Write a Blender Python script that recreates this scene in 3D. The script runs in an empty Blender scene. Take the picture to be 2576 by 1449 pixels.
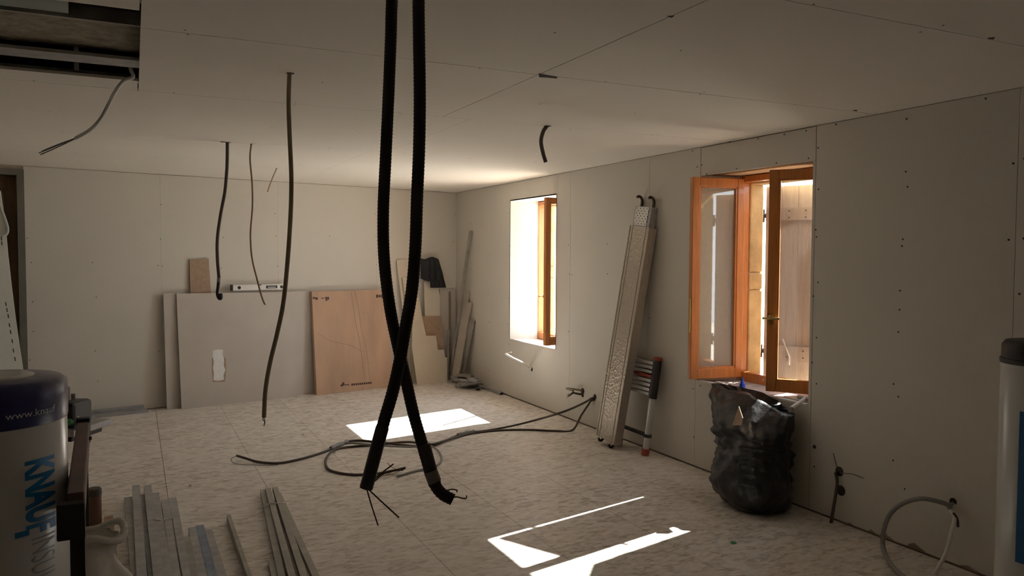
import bpy, bmesh, math, random
from mathutils import Vector, Matrix, noise
from math import sin, cos, radians, pi, atan

random.seed(7)
scene = bpy.context.scene
col = scene.collection

# ------------------------------------------------------------------ camera
FPX, YAW, PITCH, ROLL, HC = 1973.755, radians(25.757), radians(2.4187), radians(0.26746), 1.62
FWD = Vector((sin(YAW)*cos(PITCH), cos(YAW)*cos(PITCH), -sin(PITCH)))
_r0 = Vector((cos(YAW), -sin(YAW), 0)); _u0 = _r0.cross(FWD)
RT = _r0*cos(ROLL) + _u0*sin(ROLL)
UP = -_r0*sin(ROLL) + _u0*cos(ROLL)
CAM = Vector((0, 0, HC))
cd = bpy.data.cameras.new('camera'); co = bpy.data.objects.new('camera', cd); col.objects.link(co)
cd.sensor_width = 36.0; cd.lens = FPX/2576*36.0; cd.clip_start = 0.05; cd.clip_end = 200
m = Matrix((RT, UP, -FWD)).transposed().to_4x4(); m.translation = CAM
co.matrix_world = m
scene.camera = co

# ------------------------------------------------------------------ light
world = bpy.data.worlds.new('sky'); scene.world = world; world.use_nodes = True
bg = world.node_tree.nodes['Background']
bg.inputs[0].default_value = (0.86, 0.93, 1.0, 1); bg.inputs[1].default_value = 5.6
sd = bpy.data.lights.new('sun', 'SUN'); sd.energy = 36.0; sd.angle = radians(0.53); sd.color = (1.0, 0.965, 0.91)
so = bpy.data.objects.new('sun', sd); col.objects.link(so)
SUN = Vector((-1.18, -0.27, -1.0)).normalized()
so.rotation_euler = SUN.to_track_quat('-Z', 'Y').to_euler(); so.location = (12, 9, 9)
scene.view_settings.view_transform = 'Standard'; scene.view_settings.look = 'None'
scene.view_settings.gamma = 1; scene.view_settings.use_curve_mapping = False
scene.view_settings.exposure = 0.12
scene.cycles.max_bounces = 14; scene.cycles.diffuse_bounces = 10; scene.cycles.glossy_bounces = 6; scene.cycles.transparent_max_bounces = 16

# ------------------------------------------------------------------ helpers
def ray(x, y): return RT*((x-1288)/FPX) + UP*((724.5-y)/FPX) + FWD
def onz(x, y, z): d = ray(x, y); return CAM + d*((z-HC)/d.z)
def onx(x, y, X): d = ray(x, y); return CAM + d*(X/d.x)
def onp(x, y, p, n): d = ray(x, y); return CAM + d*((p-CAM).dot(n)/d.dot(n))
def atd(x, y, dist): return CAM + ray(x, y)*dist
def fl(x, y, z=0.0): return onz(x, y, z)
def depth(P): return (P-CAM).dot(FWD)
def V(*a): return Vector(a)

MATS = {}
def nodes_mat(name):
    mt = bpy.data.materials.new(name); mt.use_nodes = True
    nt = mt.node_tree; b = nt.nodes['Principled BSDF']
    MATS[name] = mt
    return mt, nt, b
def mat(name, c, rough=0.7, metal=0.0, var=0.08, scale=6.0, bump=0.0, bscale=60.0, stretch=None, spec=0.5, coat=0.0):
    mt, nt, b = nodes_mat(name)
    b.inputs['Roughness'].default_value = rough; b.inputs['Metallic'].default_value = metal
    b.inputs['Specular IOR Level'].default_value = spec; b.inputs['Coat Weight'].default_value = coat
    tc = nt.nodes.new('ShaderNodeTexCoord'); src = tc.outputs['Object']
    if stretch:
        mp = nt.nodes.new('ShaderNodeMapping'); mp.inputs['Scale'].default_value = stretch
        nt.links.new(src, mp.inputs[0]); src = mp.outputs[0]
    nz = nt.nodes.new('ShaderNodeTexNoise'); nz.inputs['Scale'].default_value = scale; nz.inputs['Detail'].default_value = 5
    nt.links.new(src, nz.inputs['Vector'])
    rp = nt.nodes.new('ShaderNodeValToRGB')
    rp.color_ramp.elements[0].position = 0.3; rp.color_ramp.elements[1].position = 0.7
    rp.color_ramp.elements[0].color = (*[max(0, x*(1-var)) for x in c], 1)
    rp.color_ramp.elements[1].color = (*[min(1, x*(1+var)) for x in c], 1)
    nt.links.new(nz.outputs['Fac'], rp.inputs[0]); nt.links.new(rp.outputs[0], b.inputs['Base Color'])
    if bump:
        n2 = nt.nodes.new('ShaderNodeTexNoise'); n2.inputs['Scale'].default_value = bscale; n2.inputs['Detail'].default_value = 4
        nt.links.new(src, n2.inputs['Vector'])
        bp = nt.nodes.new('ShaderNodeBump'); bp.inputs['Strength'].default_value = bump; bp.inputs['Distance'].default_value = 0.02
        nt.links.new(n2.outputs['Fac'], bp.inputs['Height']); nt.links.new(bp.outputs[0], b.inputs['Normal'])
    return mt

mat('plaster', (0.66, 0.63, 0.57), 0.9, var=0.025, scale=1.5, spec=0.2)
mat('plaster_ceiling', (0.83, 0.795, 0.725), 0.9, var=0.02, scale=1.2, spec=0.2)
mat('plaster_grey', (0.56, 0.52, 0.475), 0.9, var=0.05, scale=3, spec=0.2)
mat('plaster_white', (0.80, 0.79, 0.77), 0.9, var=0.03, scale=10, spec=0.2)
mat('offcut', (0.66, 0.60, 0.50), 0.9, var=0.04, scale=5, spec=0.2)
mat('plank_grey', (0.44, 0.40, 0.34), 0.85, var=0.1, scale=6)
mat('gypsum', (0.85, 0.85, 0.85), 0.9, var=0.05, scale=40, bump=0.3, spec=0.1)
mat('board_brown', (0.40, 0.29, 0.21), 0.85, var=0.10, scale=30, spec=0.2)
mat('plywood', (0.53, 0.36, 0.255), 0.75, var=0.12, scale=5, stretch=(1, 1, 0.25), bump=0.10, bscale=7, spec=0.3)
mat('ink', (0.09, 0.055, 0.05), 0.9, var=0.2)
mat('gap', (0.05, 0.042, 0.035), 0.95)
mat('screw', (0.05, 0.045, 0.04), 0.6, metal=0.3)
mat('window_wood', (0.56, 0.205, 0.05), 0.38, var=0.16, scale=9, stretch=(6, 6, 0.5), coat=0.3)
mat('brass', (0.58, 0.42, 0.16), 0.3, metal=1.0)
mat('stone', (0.62, 0.44, 0.22), 0.95, var=0.22, scale=7, bump=0.7, bscale=18, spec=0.1)
mat('rubble', (0.50, 0.43, 0.34), 0.95, var=0.25, scale=5, bump=0.8, bscale=10, spec=0.1)
mat('lintel_wood', (0.55, 0.38, 0.22), 0.85, var=0.2, scale=6, stretch=(5, 0.6, 5), bump=0.2)
mat('shutter', (0.47, 0.395, 0.36), 0.8, var=0.12, scale=6, stretch=(6, 6, 0.4), bump=0.12, bscale=25)
mat('iron', (0.12, 0.08, 0.06), 0.8, metal=0.4, var=0.3)
mat('sill_stone', (0.30, 0.26, 0.255), 0.9, var=0.25, scale=14, bump=0.3)
mat('steel', (0.40, 0.405, 0.41), 0.5, metal=0.45, var=0.16, scale=18)
mat('steel_blue', (0.20, 0.26, 0.36), 0.45, metal=0.3, var=0.2, scale=14)
mat('steel_warm', (0.36, 0.35, 0.32), 0.55, metal=0.35, var=0.15, scale=14)
mat('strap', (0.82, 0.82, 0.80), 0.5)
mat('conduit', (0.014, 0.014, 0.016), 0.55, var=0.3)
mat('tape', (0.045, 0.045, 0.05), 0.35, var=0.2)
mat('cable_dark', (0.085, 0.066, 0.055), 0.6)
mat('cable_olive', (0.27, 0.22, 0.15), 0.65)
mat('cable_red', (0.36, 0.22, 0.15), 0.6)
mat('cable_grey', (0.27, 0.27, 0.265), 0.55)
mat('cable_pale', (0.78, 0.78, 0.76), 0.5)
mat('cable_white', (0.80, 0.76, 0.70), 0.5)
mat('wire', (0.13, 0.065, 0.04), 0.5)
mat('bag', (0.010, 0.010, 0.011), 0.36, var=0.3, bump=0.6, bscale=11, spec=0.5)
mat('alu_white', (0.78, 0.77, 0.74), 0.55, metal=0.1)
mat('red_plastic', (0.34, 0.06, 0.04), 0.5)
mat('black_plastic', (0.022, 0.022, 0.023), 0.5)
mat('hook_steel', (0.10, 0.075, 0.06), 0.5, metal=0.6)
mat('tube_alu', (0.62, 0.62, 0.62), 0.4, metal=0.6)
mat('blue_plastic', (0.03, 0.11, 0.80), 0.35)
mat('film', (0.62, 0.64, 0.63), 0.22, var=0.04, scale=3, bump=0.06, bscale=9, spec=0.5)
mat('film_navy', (0.028, 0.03, 0.13), 0.3, var=0.2, bump=0.2, bscale=12)
mat('film_blue', (0.025, 0.14, 0.36), 0.35)
mat('print_blue', (0.012, 0.20, 0.50), 0.4)
mat('print_grey', (0.28, 0.33, 0.38), 0.4)
mat('print_white', (0.62, 0.64, 0.72), 0.5)
mat('trestle_brown', (0.12, 0.072, 0.058), 0.6, var=0.2)
mat('trestle_black', (0.015, 0.013, 0.013), 0.6)
mat('green_knob', (0.05, 0.28, 0.10), 0.4)
mat('cloth_white', (0.62, 0.60, 0.55), 0.9, var=0.12, scale=9, bump=0.4, bscale=8)
mat('cloth_black', (0.012, 0.014, 0.018), 0.75, bump=0.4, bscale=20)
mat('door_wood', (0.11, 0.062, 0.03), 0.7, var=0.35, scale=3, stretch=(5, 5, 0.5))
mat('door_metal', (0.20, 0.20, 0.17), 0.5, metal=0.5)
mat('polystyrene', (0.70, 0.72, 0.67), 0.85, var=0.05, bump=0.1)
mat('beam', (0.30, 0.265, 0.20), 0.95, var=0.3, scale=16, bump=0.6, bscale=25)
mat('void', (0.02, 0.022, 0.02), 0.95)
mat('membrane', (0.30, 0.36, 0.34), 0.5, var=0.2)
mat('ground', (0.62, 0.58, 0.51), 0.95, var=0.15, scale=3)
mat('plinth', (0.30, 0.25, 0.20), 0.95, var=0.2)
mat('brown_bottle', (0.16, 0.085, 0.05), 0.6)
mat('dust', (0.78, 0.76, 0.72), 0.95)

def osb():
    mt, nt, b = nodes_mat('osb'); L = nt.links
    b.inputs['Roughness'].default_value = 0.46; b.inputs['Specular IOR Level'].default_value = 0.5
    tc = nt.nodes.new('ShaderNodeTexCoord')
    geo = nt.nodes.new('ShaderNodeNewGeometry')
    cols = []
    for i, (rz, sx, sy) in enumerate(((0.5, 26, 58), (-0.9, 24, 62), (1.7, 14, 30))):
        mp = nt.nodes.new('ShaderNodeMapping'); mp.inputs['Rotation'].default_value = (0, 0, rz)
        mp.inputs['Scale'].default_value = (sx, sy, 1)
        L.new(geo.outputs['Position'], mp.inputs[0])
        vo = nt.nodes.new('ShaderNodeTexVoronoi'); vo.inputs['Scale'].default_value = 1.0; vo.voronoi_dimensions = '2D'
        L.new(mp.outputs[0], vo.inputs['Vector'])
        sp = nt.nodes.new('ShaderNodeSeparateColor'); L.new(vo.outputs['Color'], sp.inputs[0])
        cols.append(sp.outputs[0])
    mn = nt.nodes.new('ShaderNodeMath'); mn.operation = 'ADD'; L.new(cols[0], mn.inputs[0]); L.new(cols[1], mn.inputs[1])
    m2 = nt.nodes.new('ShaderNodeMath'); m2.operation = 'ADD'; L.new(mn.outputs[0], m2.inputs[0]); L.new(cols[2], m2.inputs[1])
    dv = nt.nodes.new('ShaderNodeMath'); dv.operation = 'DIVIDE'; L.new(m2.outputs[0], dv.inputs[0]); dv.inputs[1].default_value = 3
    rp = nt.nodes.new('ShaderNodeValToRGB')
    e = rp.color_ramp.elements
    e[0].position = 0.2; e[0].color = (0.46, 0.41, 0.365, 1)
    e[1].position = 0.78; e[1].color = (0.83, 0.795, 0.75, 1)
    mid = e.new(0.42); mid.color = (0.68, 0.635, 0.585, 1)
    L.new(dv.outputs[0], rp.inputs[0])
    # pale plaster dust in broad drifts
    nz = nt.nodes.new('ShaderNodeTexNoise'); nz.inputs['Scale'].default_value = 0.9; nz.inputs['Detail'].default_value = 6
    L.new(geo.outputs['Position'], nz.inputs['Vector'])
    r2 = nt.nodes.new('ShaderNodeValToRGB'); r2.color_ramp.elements[0].position = 0.42; r2.color_ramp.elements[1].position = 0.75
    r2.color_ramp.elements[1].color = (0.45, 0.45, 0.45, 1)
    L.new(nz.outputs['Fac'], r2.inputs[0])
    mx = nt.nodes.new('ShaderNodeMix'); mx.data_type = 'RGBA'
    L.new(r2.outputs[0], mx.inputs[0]); L.new(rp.outputs[0], mx.inputs[6]); mx.inputs[7].default_value = (0.76, 0.735, 0.70, 1)
    L.new(mx.outputs[2], b.inputs['Base Color'])
    bp = nt.nodes.new('ShaderNodeBump'); bp.inputs['Strength'].default_value = 0.12; bp.inputs['Distance'].default_value = 0.004
    L.new(dv.outputs[0], bp.inputs['Height']); L.new(bp.outputs[0], b.inputs['Normal'])
osb()

def glass():
    mt, nt, b = nodes_mat('glass'); L = nt.links
    nt.nodes.remove(b)
    out = nt.nodes['Material Output']
    tr = nt.nodes.new('ShaderNodeBsdfTransparent'); tr.inputs[0].default_value = (0.93, 0.95, 0.94, 1)
    gl = nt.nodes.new('ShaderNodeBsdfGlossy'); gl.inputs['Roughness'].default_value = 0.01
    df = nt.nodes.new('ShaderNodeBsdfDiffuse'); df.inputs[0].default_value = (0.75, 0.74, 0.72, 1)
    fr = nt.nodes.new('ShaderNodeFresnel'); fr.inputs[0].default_value = 1.5
    ge = nt.nodes.new('ShaderNodeNewGeometry'); io = nt.nodes.new('ShaderNodeMath'); io.operation = 'MULTIPLY_ADD'
    io.inputs[1].default_value = 1/1.5-1.5; io.inputs[2].default_value = 1.5          # same reflectance on both faces of the thin pane
    L.new(ge.outputs['Backfacing'], io.inputs[0]); L.new(io.outputs[0], fr.inputs[0])
    mu = nt.nodes.new('ShaderNodeMath'); mu.operation = 'MULTIPLY'; mu.use_clamp = True; mu.inputs[1].default_value = 1.5
    L.new(fr.outputs[0], mu.inputs[0])
    nz = nt.nodes.new('ShaderNodeTexNoise'); nz.inputs['Scale'].default_value = 40
    rp = nt.nodes.new('ShaderNodeValToRGB'); rp.color_ramp.elements[0].position = 0.35; rp.color_ramp.elements[1].position = 0.9
    rp.color_ramp.elements[0].color = (0.03, 0.03, 0.03, 1); rp.color_ramp.elements[1].color = (0.16, 0.16, 0.16, 1)
    L.new(nz.outputs['Fac'], rp.inputs[0])
    m1 = nt.nodes.new('ShaderNodeMixShader'); L.new(rp.outputs[0], m1.inputs[0]); L.new(tr.outputs[0], m1.inputs[1]); L.new(df.outputs[0], m1.inputs[2])
    m2 = nt.nodes.new('ShaderNodeMixShader'); L.new(mu.outputs[0], m2.inputs[0]); L.new(m1.outputs[0], m2.inputs[1]); L.new(gl.outputs[0], m2.inputs[2])
    L.new(m2.outputs[0], out.inputs[0])
glass()

def chequer_alu():
    mt, nt, b = nodes_mat('alu_embossed'); L = nt.links
    b.inputs['Base Color'].default_value = (0.50, 0.45, 0.38, 1); b.inputs['Metallic'].default_value = 0.55; b.inputs['Roughness'].default_value = 0.42
    tc = nt.nodes.new('ShaderNodeTexCoord')
    vo = nt.nodes.new('ShaderNodeTexVoronoi'); vo.inputs['Scale'].default_value = 55; vo.feature = 'SMOOTH_F1'
    L.new(tc.outputs['Object'], vo.inputs['Vector'])
    bp = nt.nodes.new('ShaderNodeBump'); bp.inputs['Strength'].default_value = 0.9; bp.inputs['Distance'].default_value = 0.006
    L.new(vo.outputs['Distance'], bp.inputs['Height']); L.new(bp.outputs[0], b.inputs['Normal'])
chequer_alu()

def catmull(pts, n=6):
    P = [Vector(p) for p in pts]
    if len(P) < 3: return P
    P = [P[0]*2-P[1]] + P + [P[-1]*2-P[-2]]
    out = []
    for i in range(1, len(P)-2):
        a, b, c, d = P[i-1], P[i], P[i+1], P[i+2]
        for k in range(n):
            t = k/n
            out.append(0.5*((2*b)+(c-a)*t+(2*a-5*b+4*c-d)*t*t+(3*b-a-3*c+d)*t*t*t))
    out.append(P[-2]); return out

class MB:
    def __init__(s): s.v = []; s.f = []; s.sm = []
    def add(s, vs, fs, smooth=False):
        o = len(s.v); s.v += [Vector(p) for p in vs]
        for f in fs: s.f.append([i+o for i in f]); s.sm.append(smooth)
        return s
    def box(s, a, b, M=None):
        x0, y0, z0 = a; x1, y1, z1 = b
        vs = [V(x, y, z) for z in (z0, z1) for y in (y0, y1) for x in (x0, x1)]
        if M: vs = [M @ v for v in vs]
        return s.add(vs, [(0, 2, 3, 1), (4, 5, 7, 6), (0, 1, 5, 4), (2, 6, 7, 3), (0, 4, 6, 2), (1, 3, 7, 5)])
    def prism(s, poly, ext):
        """poly: list of 3D points, ext: extrusion vector"""
        n = len(poly); ext = Vector(ext)
        vs = [Vector(p) for p in poly] + [Vector(p)+ext for p in poly]
        fs = [list(range(n))[::-1], list(range(n, 2*n))] + [(i, (i+1) % n, n+(i+1) % n, n+i) for i in range(n)]
        return s.add(vs, fs)
    def bar(s, a, b, w, h, up=V(0, 0, 1)):
        """rectangular bar from a to b; w sideways, h along up, centred"""
        a = Vector(a); b = Vector(b); d = (b-a).normalized()
        sd_ = d.cross(up)
        if sd_.length < 1e-4: sd_ = V(1, 0, 0)
        sd_.normalize(); u = sd_.cross(d).normalized()
        poly = [a+sd_*(w/2*i)+u*(h/2*j) for i, j in ((-1, -1), (1, -1), (1, 1), (-1, 1))]
        return s.prism(poly, b-a)
    def tube(s, pts, r, seg=10, caps=True, rad=None, n=0):
        P = catmull(pts, n) if n else [Vector(p) for p in pts]
        t = (P[1]-P[0]).normalized(); ref = V(0, 0, 1) if abs(t.z) < 0.9 else V(1, 0, 0)
        nrm = t.cross(ref).normalized(); rings = []; vs = []
        for i, p in enumerate(P):
            t2 = (P[min(i+1, len(P)-1)]-P[max(i-1, 0)]).normalized()
            nrm = (nrm - t2*nrm.dot(t2)).normalized(); bn = t2.cross(nrm)
            rr = rad(i/(len(P)-1)) if rad else r
            vs += [p+(nrm*cos(2*pi*k/seg)+bn*sin(2*pi*k/seg))*rr for k in range(seg)]
        fs = []
        for i in range(len(P)-1):
            for k in range(seg):
                k2 = (k+1) % seg
                fs.append((i*seg+k, i*seg+k2, (i+1)*seg+k2, (i+1)*seg+k))
        s.add(vs, fs, True)
        if caps:
            s.add(vs[:seg], [list(range(seg))[::-1]]); s.add(vs[-seg:], [list(range(seg))])
        return s
    def lathe(s, c, prof, seg=32, axis=V(0, 0, 1), smooth=True):
        """prof: list of (radius, height)"""
        c = Vector(c); q = V(0, 0, 1).rotation_difference(axis); vs = []
        for r, h in prof:
            vs += [c + q @ V(r*cos(2*pi*k/seg), r*sin(2*pi*k/seg), h) for k in range(seg)]
        fs = [(i*seg+k, i*seg+(k+1) % seg, (i+1)*seg+(k+1) % seg, (i+1)*seg+k) for i in range(len(prof)-1) for k in range(seg)]
        s.add(vs, fs, smooth)
        s.add(vs[:seg], [list(range(seg))[::-1]]); s.add(vs[-seg:], [list(range(seg))])
        return s
    def build(s, name, material, parent=None, bevel=0.0):
        me = bpy.data.meshes.new(name)
        ob = bpy.data.objects.new(name, me)
        if parent is not None:
            root = parent
            while root.parent: root = root.parent
            inv = root.matrix_basis.inverted(); org = None
            vs = [inv @ v for v in s.v]
            ob.parent = parent
        else:
            xs = [v.x for v in s.v]; ys = [v.y for v in s.v]; zs = [v.z for v in s.v]
            org = V((min(xs)+max(xs))/2, (min(ys)+max(ys))/2, min(zs))
            vs = [v-org for v in s.v]; ob.location = org
        me.from_pydata([tuple(v) for v in vs], [], s.f)
        me.polygons.foreach_set('use_smooth', s.sm)
        me.update()
        bm = bmesh.new(); bm.from_mesh(me); bmesh.ops.recalc_face_normals(bm, faces=bm.faces); bm.to_mesh(me); bm.free()
        me.materials.append(MATS[material]); col.objects.link(ob)
        if bevel:
            bv = ob.modifiers.new('bevel', 'BEVEL'); bv.width = bevel; bv.segments = 2; bv.limit_method = 'ANGLE'
        return ob

def tag(o, label=None, cat=None, group=None, kind=None):
    if label: o['label'] = label
    if cat: o['category'] = cat
    if group: o['group'] = group
    if kind: o['kind'] = kind
    return o
def empty(name, loc, label=None, cat=None, group=None, kind=None):
    o = bpy.data.objects.new(name, None); col.objects.link(o); o.location = loc; o.empty_display_size = 0.1
    return tag(o, label, cat, group, kind)

XR, H = 3.86, 2.438
SL = 0.212; BA = atan(SL)
P0 = V(XR, 9.70, 0); NW = V(-sin(BA), cos(BA), 0); UW = V(cos(BA), sin(BA), 0); OUT = -NW
def bw(x, y): return onp(x, y, P0, NW)
def byy(x): return 9.70 + SL*(x-XR)

# ------------------------------------------------------------------ floor
floor = tag(MB().box((-3.2, -2.6, -0.08), (XR+0.02, 9.9, -0.022)).build('floor', 'gap'), 'pale oriented strand board floor with dusty seams', 'floor', kind='structure')
seams = [0.185+0.6275*k for k in range(-6, 7)]
for i in range(len(seams)-1):
    x0, x1 = seams[i], min(seams[i+1], XR)
    if x1-x0 < 0.05: continue
    y = -2.6 - (1.25 if i % 2 else 0.0) - 0.37*(i % 3)
    while y < 9.9:
        ya, yb = max(y, -2.6), min(y+2.5, 9.9)
        if yb-ya > 0.05 and ya < byy(x1)+0.1:
            MB().box((x0+0.0015, ya+0.0015, -0.022), (x1-0.0015, yb-0.0015, 0.0)).build('floor_panel', 'osb', floor)
        y += 2.5

# ------------------------------------------------------------------ ceiling
ceil = tag(MB().box((-3.2, -2.6, 2.80), (XR+0.3, 10.0, 2.86)).build('ceiling', 'void'), 'plasterboard ceiling with unfilled joints', 'ceiling', kind='structure')
TH = 0.013
def cpanel(x0, x1, y0, y1, g=0.0026):
    MB().box((x0+g, y0+g, H), (x1-g, y1-g, H+TH)).build('plasterboard', 'plaster_ceiling', ceil)
rows = [(-2.6, -0.60), (-0.60, 0.655), (0.655, 1.915), (1.915, 3.19), (3.19, 4.417), (4.417, 6.148), (6.148, 7.40), (7.40, 8.65), (8.65, 10.0)]
for k, (y0, y1) in enumerate(rows):
    if k == 3:
        cpanel(0.033, 1.668, y0, y1); cpanel(1.668, XR+0.02, y0, y1)
        cpanel(-3.2, 0.033, y0, 2.97)
    elif k == 4:
        cpanel(0.033, 1.668, y0, y1, 0.0025); cpanel(1.668, XR+0.02, y0, y1)
        cpanel(-3.2, 0.033, 4.17, y1, 0.0025); cpanel(-3.2, -1.9, 2.97, 4.17)
    elif k == 5:
        cpanel(-3.2, 1.85, y0, y1, 0.0016); cpanel(1.85, XR+0.02, y0, y1, 0.0006)
    else:
        xs = [-3.2, 1.668, XR+0.02] if k in (1, 2) else [-3.2, -0.8, 1.7, XR+0.02]
        for a, b in zip(xs, xs[1:]): cpanel(a, b, y0, y1, 0.0008 if k > 5 else 0.0015)
# what shows through the opening: joist, metal rail, membrane
MB().box((-3.0, 3.36, 2.495), (0.9, 3.85, 2.78)).build('joist', 'beam', ceil)
MB().box((-3.0, 3.80, 2.452), (0.6, 3.95, 2.466)).build('metal_rail', 'steel', ceil)
MB().box((-3.0, 3.325, 2.48), (0.9, 3.345, 2.53)).build('metal_rail', 'steel_warm', ceil)
MB().prism([V(-0.75, 2.98, 2.47), V(-0.18, 2.98, 2.47), V(-0.20, 3.31, 2.49), V(-0.80, 3.31, 2.49)], (0, 0, 0.02)).build('membrane', 'membrane', ceil)
MB().bar(V(-0.22, 4.1, 2.45), V(-0.22, 4.1, 2.62), 0.02, 0.004).build('hanger', 'steel', ceil)
for yy in (2.88, 4.25): MB().box((-3.0, yy, H+TH+0.001), (XR, yy+0.05, H+TH+0.03)).build('metal_rail', 'steel', ceil)
sc = MB()
for (y0, y1) in rows:
    x = -1.0
    while x < XR:
        for yy in (y0+0.03, (y0+y1)/2, y1-0.03):
            if random.random() < 0.55 and not (x < 0.06 and 2.95 < yy < 4.2):
                p = V(x+random.uniform(-.03, .03), yy+random.uniform(-.02, .02), H)
                sc.lathe(p, [(0.0045, -0.0006), (0.0045, 0.0005)], 6)
        x += 0.6
tag(sc.build('screw_heads', 'screw', ceil), kind='stuff')
# torn paper at the crossing of the joints, small scuffs
def scuff(name, pts, parent, mat_='gap', off=V(0, 0, -0.0008)):
    return MB().prism([p+off for p in pts], -off*0.8).build(name, mat_, parent)
scuff('scuff', [onz(1355, 184, H), onz(1380, 189, H), onz(1403, 193, H), onz(1400, 197, H), onz(1378, 195, H), onz(1356, 194, H)], ceil)
scuff('scuff', [onz(2484, 95, H), onz(2503, 93, H), onz(2500, 99, H), onz(2486, 98, H)], ceil)
scuff('scuff', [onz(2143, 277, H), onz(2157, 276, H), onz(2155, 280, H)], ceil)
scuff('scuff', [onz(1676, 40, H), onz(1697, 39, H), onz(1690, 44, H)], ceil)

# ------------------------------------------------------------------ right wall with two window openings
W1 = dict(y0=6.98, y1=8.05, z0=0.66, z1=2.228, f0=7.04, f1=7.92)
W2 = dict(y0=3.65, y1=4.738, z0=0.672, z1=2.222, f0=3.69, f1=4.615)
XO = 4.36; XF = 4.19; ZL = 2.162
mb = MB()
for a, b in ((-2.6, W2['f0']-.024), (W2['f1']+.004, W1['f0']-.024), (W1['f1']+.004, 10.3)): mb.box((4.15, a, -0.4), (XO, b, 3.0))
for a, b in ((-2.6, W2['y0']-.014), (W2['y1']+.014, W1['y0']-.014), (W1['y1']+.014, 10.3)): mb.box((XR+0.0135, a, -0.08), (4.15, b, 2.80))
for w in (W1, W2):
    mb.box((4.15, w['f0']-.04, -0.4), (XO, w['f1']+.03, w['z0']-0.01)); mb.box((4.15, w['f0']-.04, 2.27), (XO, w['f1']+.03, 3.0))
    mb.box((XR+0.0135, w['y0']-.014, -0.08), (4.15, w['y1']+.014, w['z0']-0.02)); mb.box((XR+0.0135, w['y0']-.014, w['z1']+0.05), (4.15, w['y1']+.014, 2.80))
wallr = tag(mb.build('wall_right', 'rubble'), 'long plasterboard wall with two window openings', 'wall', kind='structure')
def wpanel(poly, g=0.0):
    MB().prism([V(XR, y, z) for y, z in poly], (0.013, 0, 0)).build('plasterboard', 'plaster', wallr)
def wrect(y0, y1, z0, z1, g=0.0012): wpanel([(y0+g, z0), (y1-g, z0), (y1-g, z1), (y0+g, z1)])
ZB = 0.012; ZT = H-0.004
wrect(-2.6, -0.10, ZB, ZT); wrect(-0.10, 1.14, ZB, ZT); wrect(1.14, 2.376, ZB, ZT); wrect(2.376, 3.626, ZB, ZT)
wpanel([(3.629, ZB), (4.762, ZB), (4.762, 0.672), (3.65, 0.672), (3.65, 2.218), (3.629, 2.218)])
wrect(3.629, 4.736, 2.222, ZT-0.004, 0.002)
wpanel([(4.765, ZB), (5.384, ZB), (5.384, ZT), (4.741, ZT), (4.741, 0.676), (4.765, 0.676)])
wrect(5.386, 6.690, ZB, ZT, 0.0008)
wpanel([(6.6925, ZB), (8.05, ZB), (8.05, .66), (6.98, .66), (6.98, 2.227), (6.943, 2.227), (6.943, ZT), (6.6925, ZT)])
wpanel([(8.0506, ZB), (9.75, ZB), (9.75, ZT), (6.946, ZT), (6.946, 2.229), (8.0506, 2.229)])
# dark line at floor: recessed plinth rail
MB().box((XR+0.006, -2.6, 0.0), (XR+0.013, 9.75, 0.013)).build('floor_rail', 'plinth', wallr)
# broken plaster and dust along the foot of the wall near the camera
for yc, hh, ww in ((3.30, .012, .05), (3.05, .03, .10), (2.86, .035, .12), (2.55, .02, .12), (2.30, .035, .16), (3.15, .02, .05)):
    MB().prism([V(XR-.001, yc+ww*a, b*hh+.008) for a, b in ((-.5, 0), (.5, 0), (.42, .5), (.12, 1), (-.15, .55), (-.4, .3))], (0.003, 0, 0)).build('chip', 'plinth', wallr)
sc = MB()
def screw(p, n=V(-1, 0, 0), r=0.0055): sc.lathe(p, [(r, -0.001), (r, 0.0012)], 7, axis=n)
inwin = lambda y, z: any(w['y0']-.02 < y < w['y1']+.02 and w['z0']-.02 < z < w['z1']+.02 for w in (W1, W2))
for yc in (1.16, 1.75, 2.355, 2.40, 3.0, 3.60, 4.79, 5.36, 5.41, 6.03, 6.665, 6.72, 8.09, 8.65, 9.2):
    z = 0.25
    while z < 2.35:
        if not inwin(yc, z) and random.random() < (0.9 if yc < 4 else 0.6):
            screw(V(XR, yc+random.uniform(-.02, .02), z+random.uniform(-.05, .05)))
        z += 0.30
for px, py in ((1785, 342), (1836, 357), (1907, 349), (1973, 338), (2028, 329), (1778, 438), (1853, 424), (1953, 410), (2034, 398), (2058, 372), (1766, 415), (1754, 420), (1742, 380), (2103, 313),
               (2052, 578), (2046, 745), (2043, 912), (1762, 970), (1744, 978), (2269, 619), (2263, 779), (2283, 470), (2248, 966), (2480, 248), (2281, 299), (2247, 1158), (2522, 1160), (2276, 1230)):
    screw(onx(px, py, XR))
tag(sc.build('screw_heads', 'screw', wallr), kind='stuff')
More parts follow.
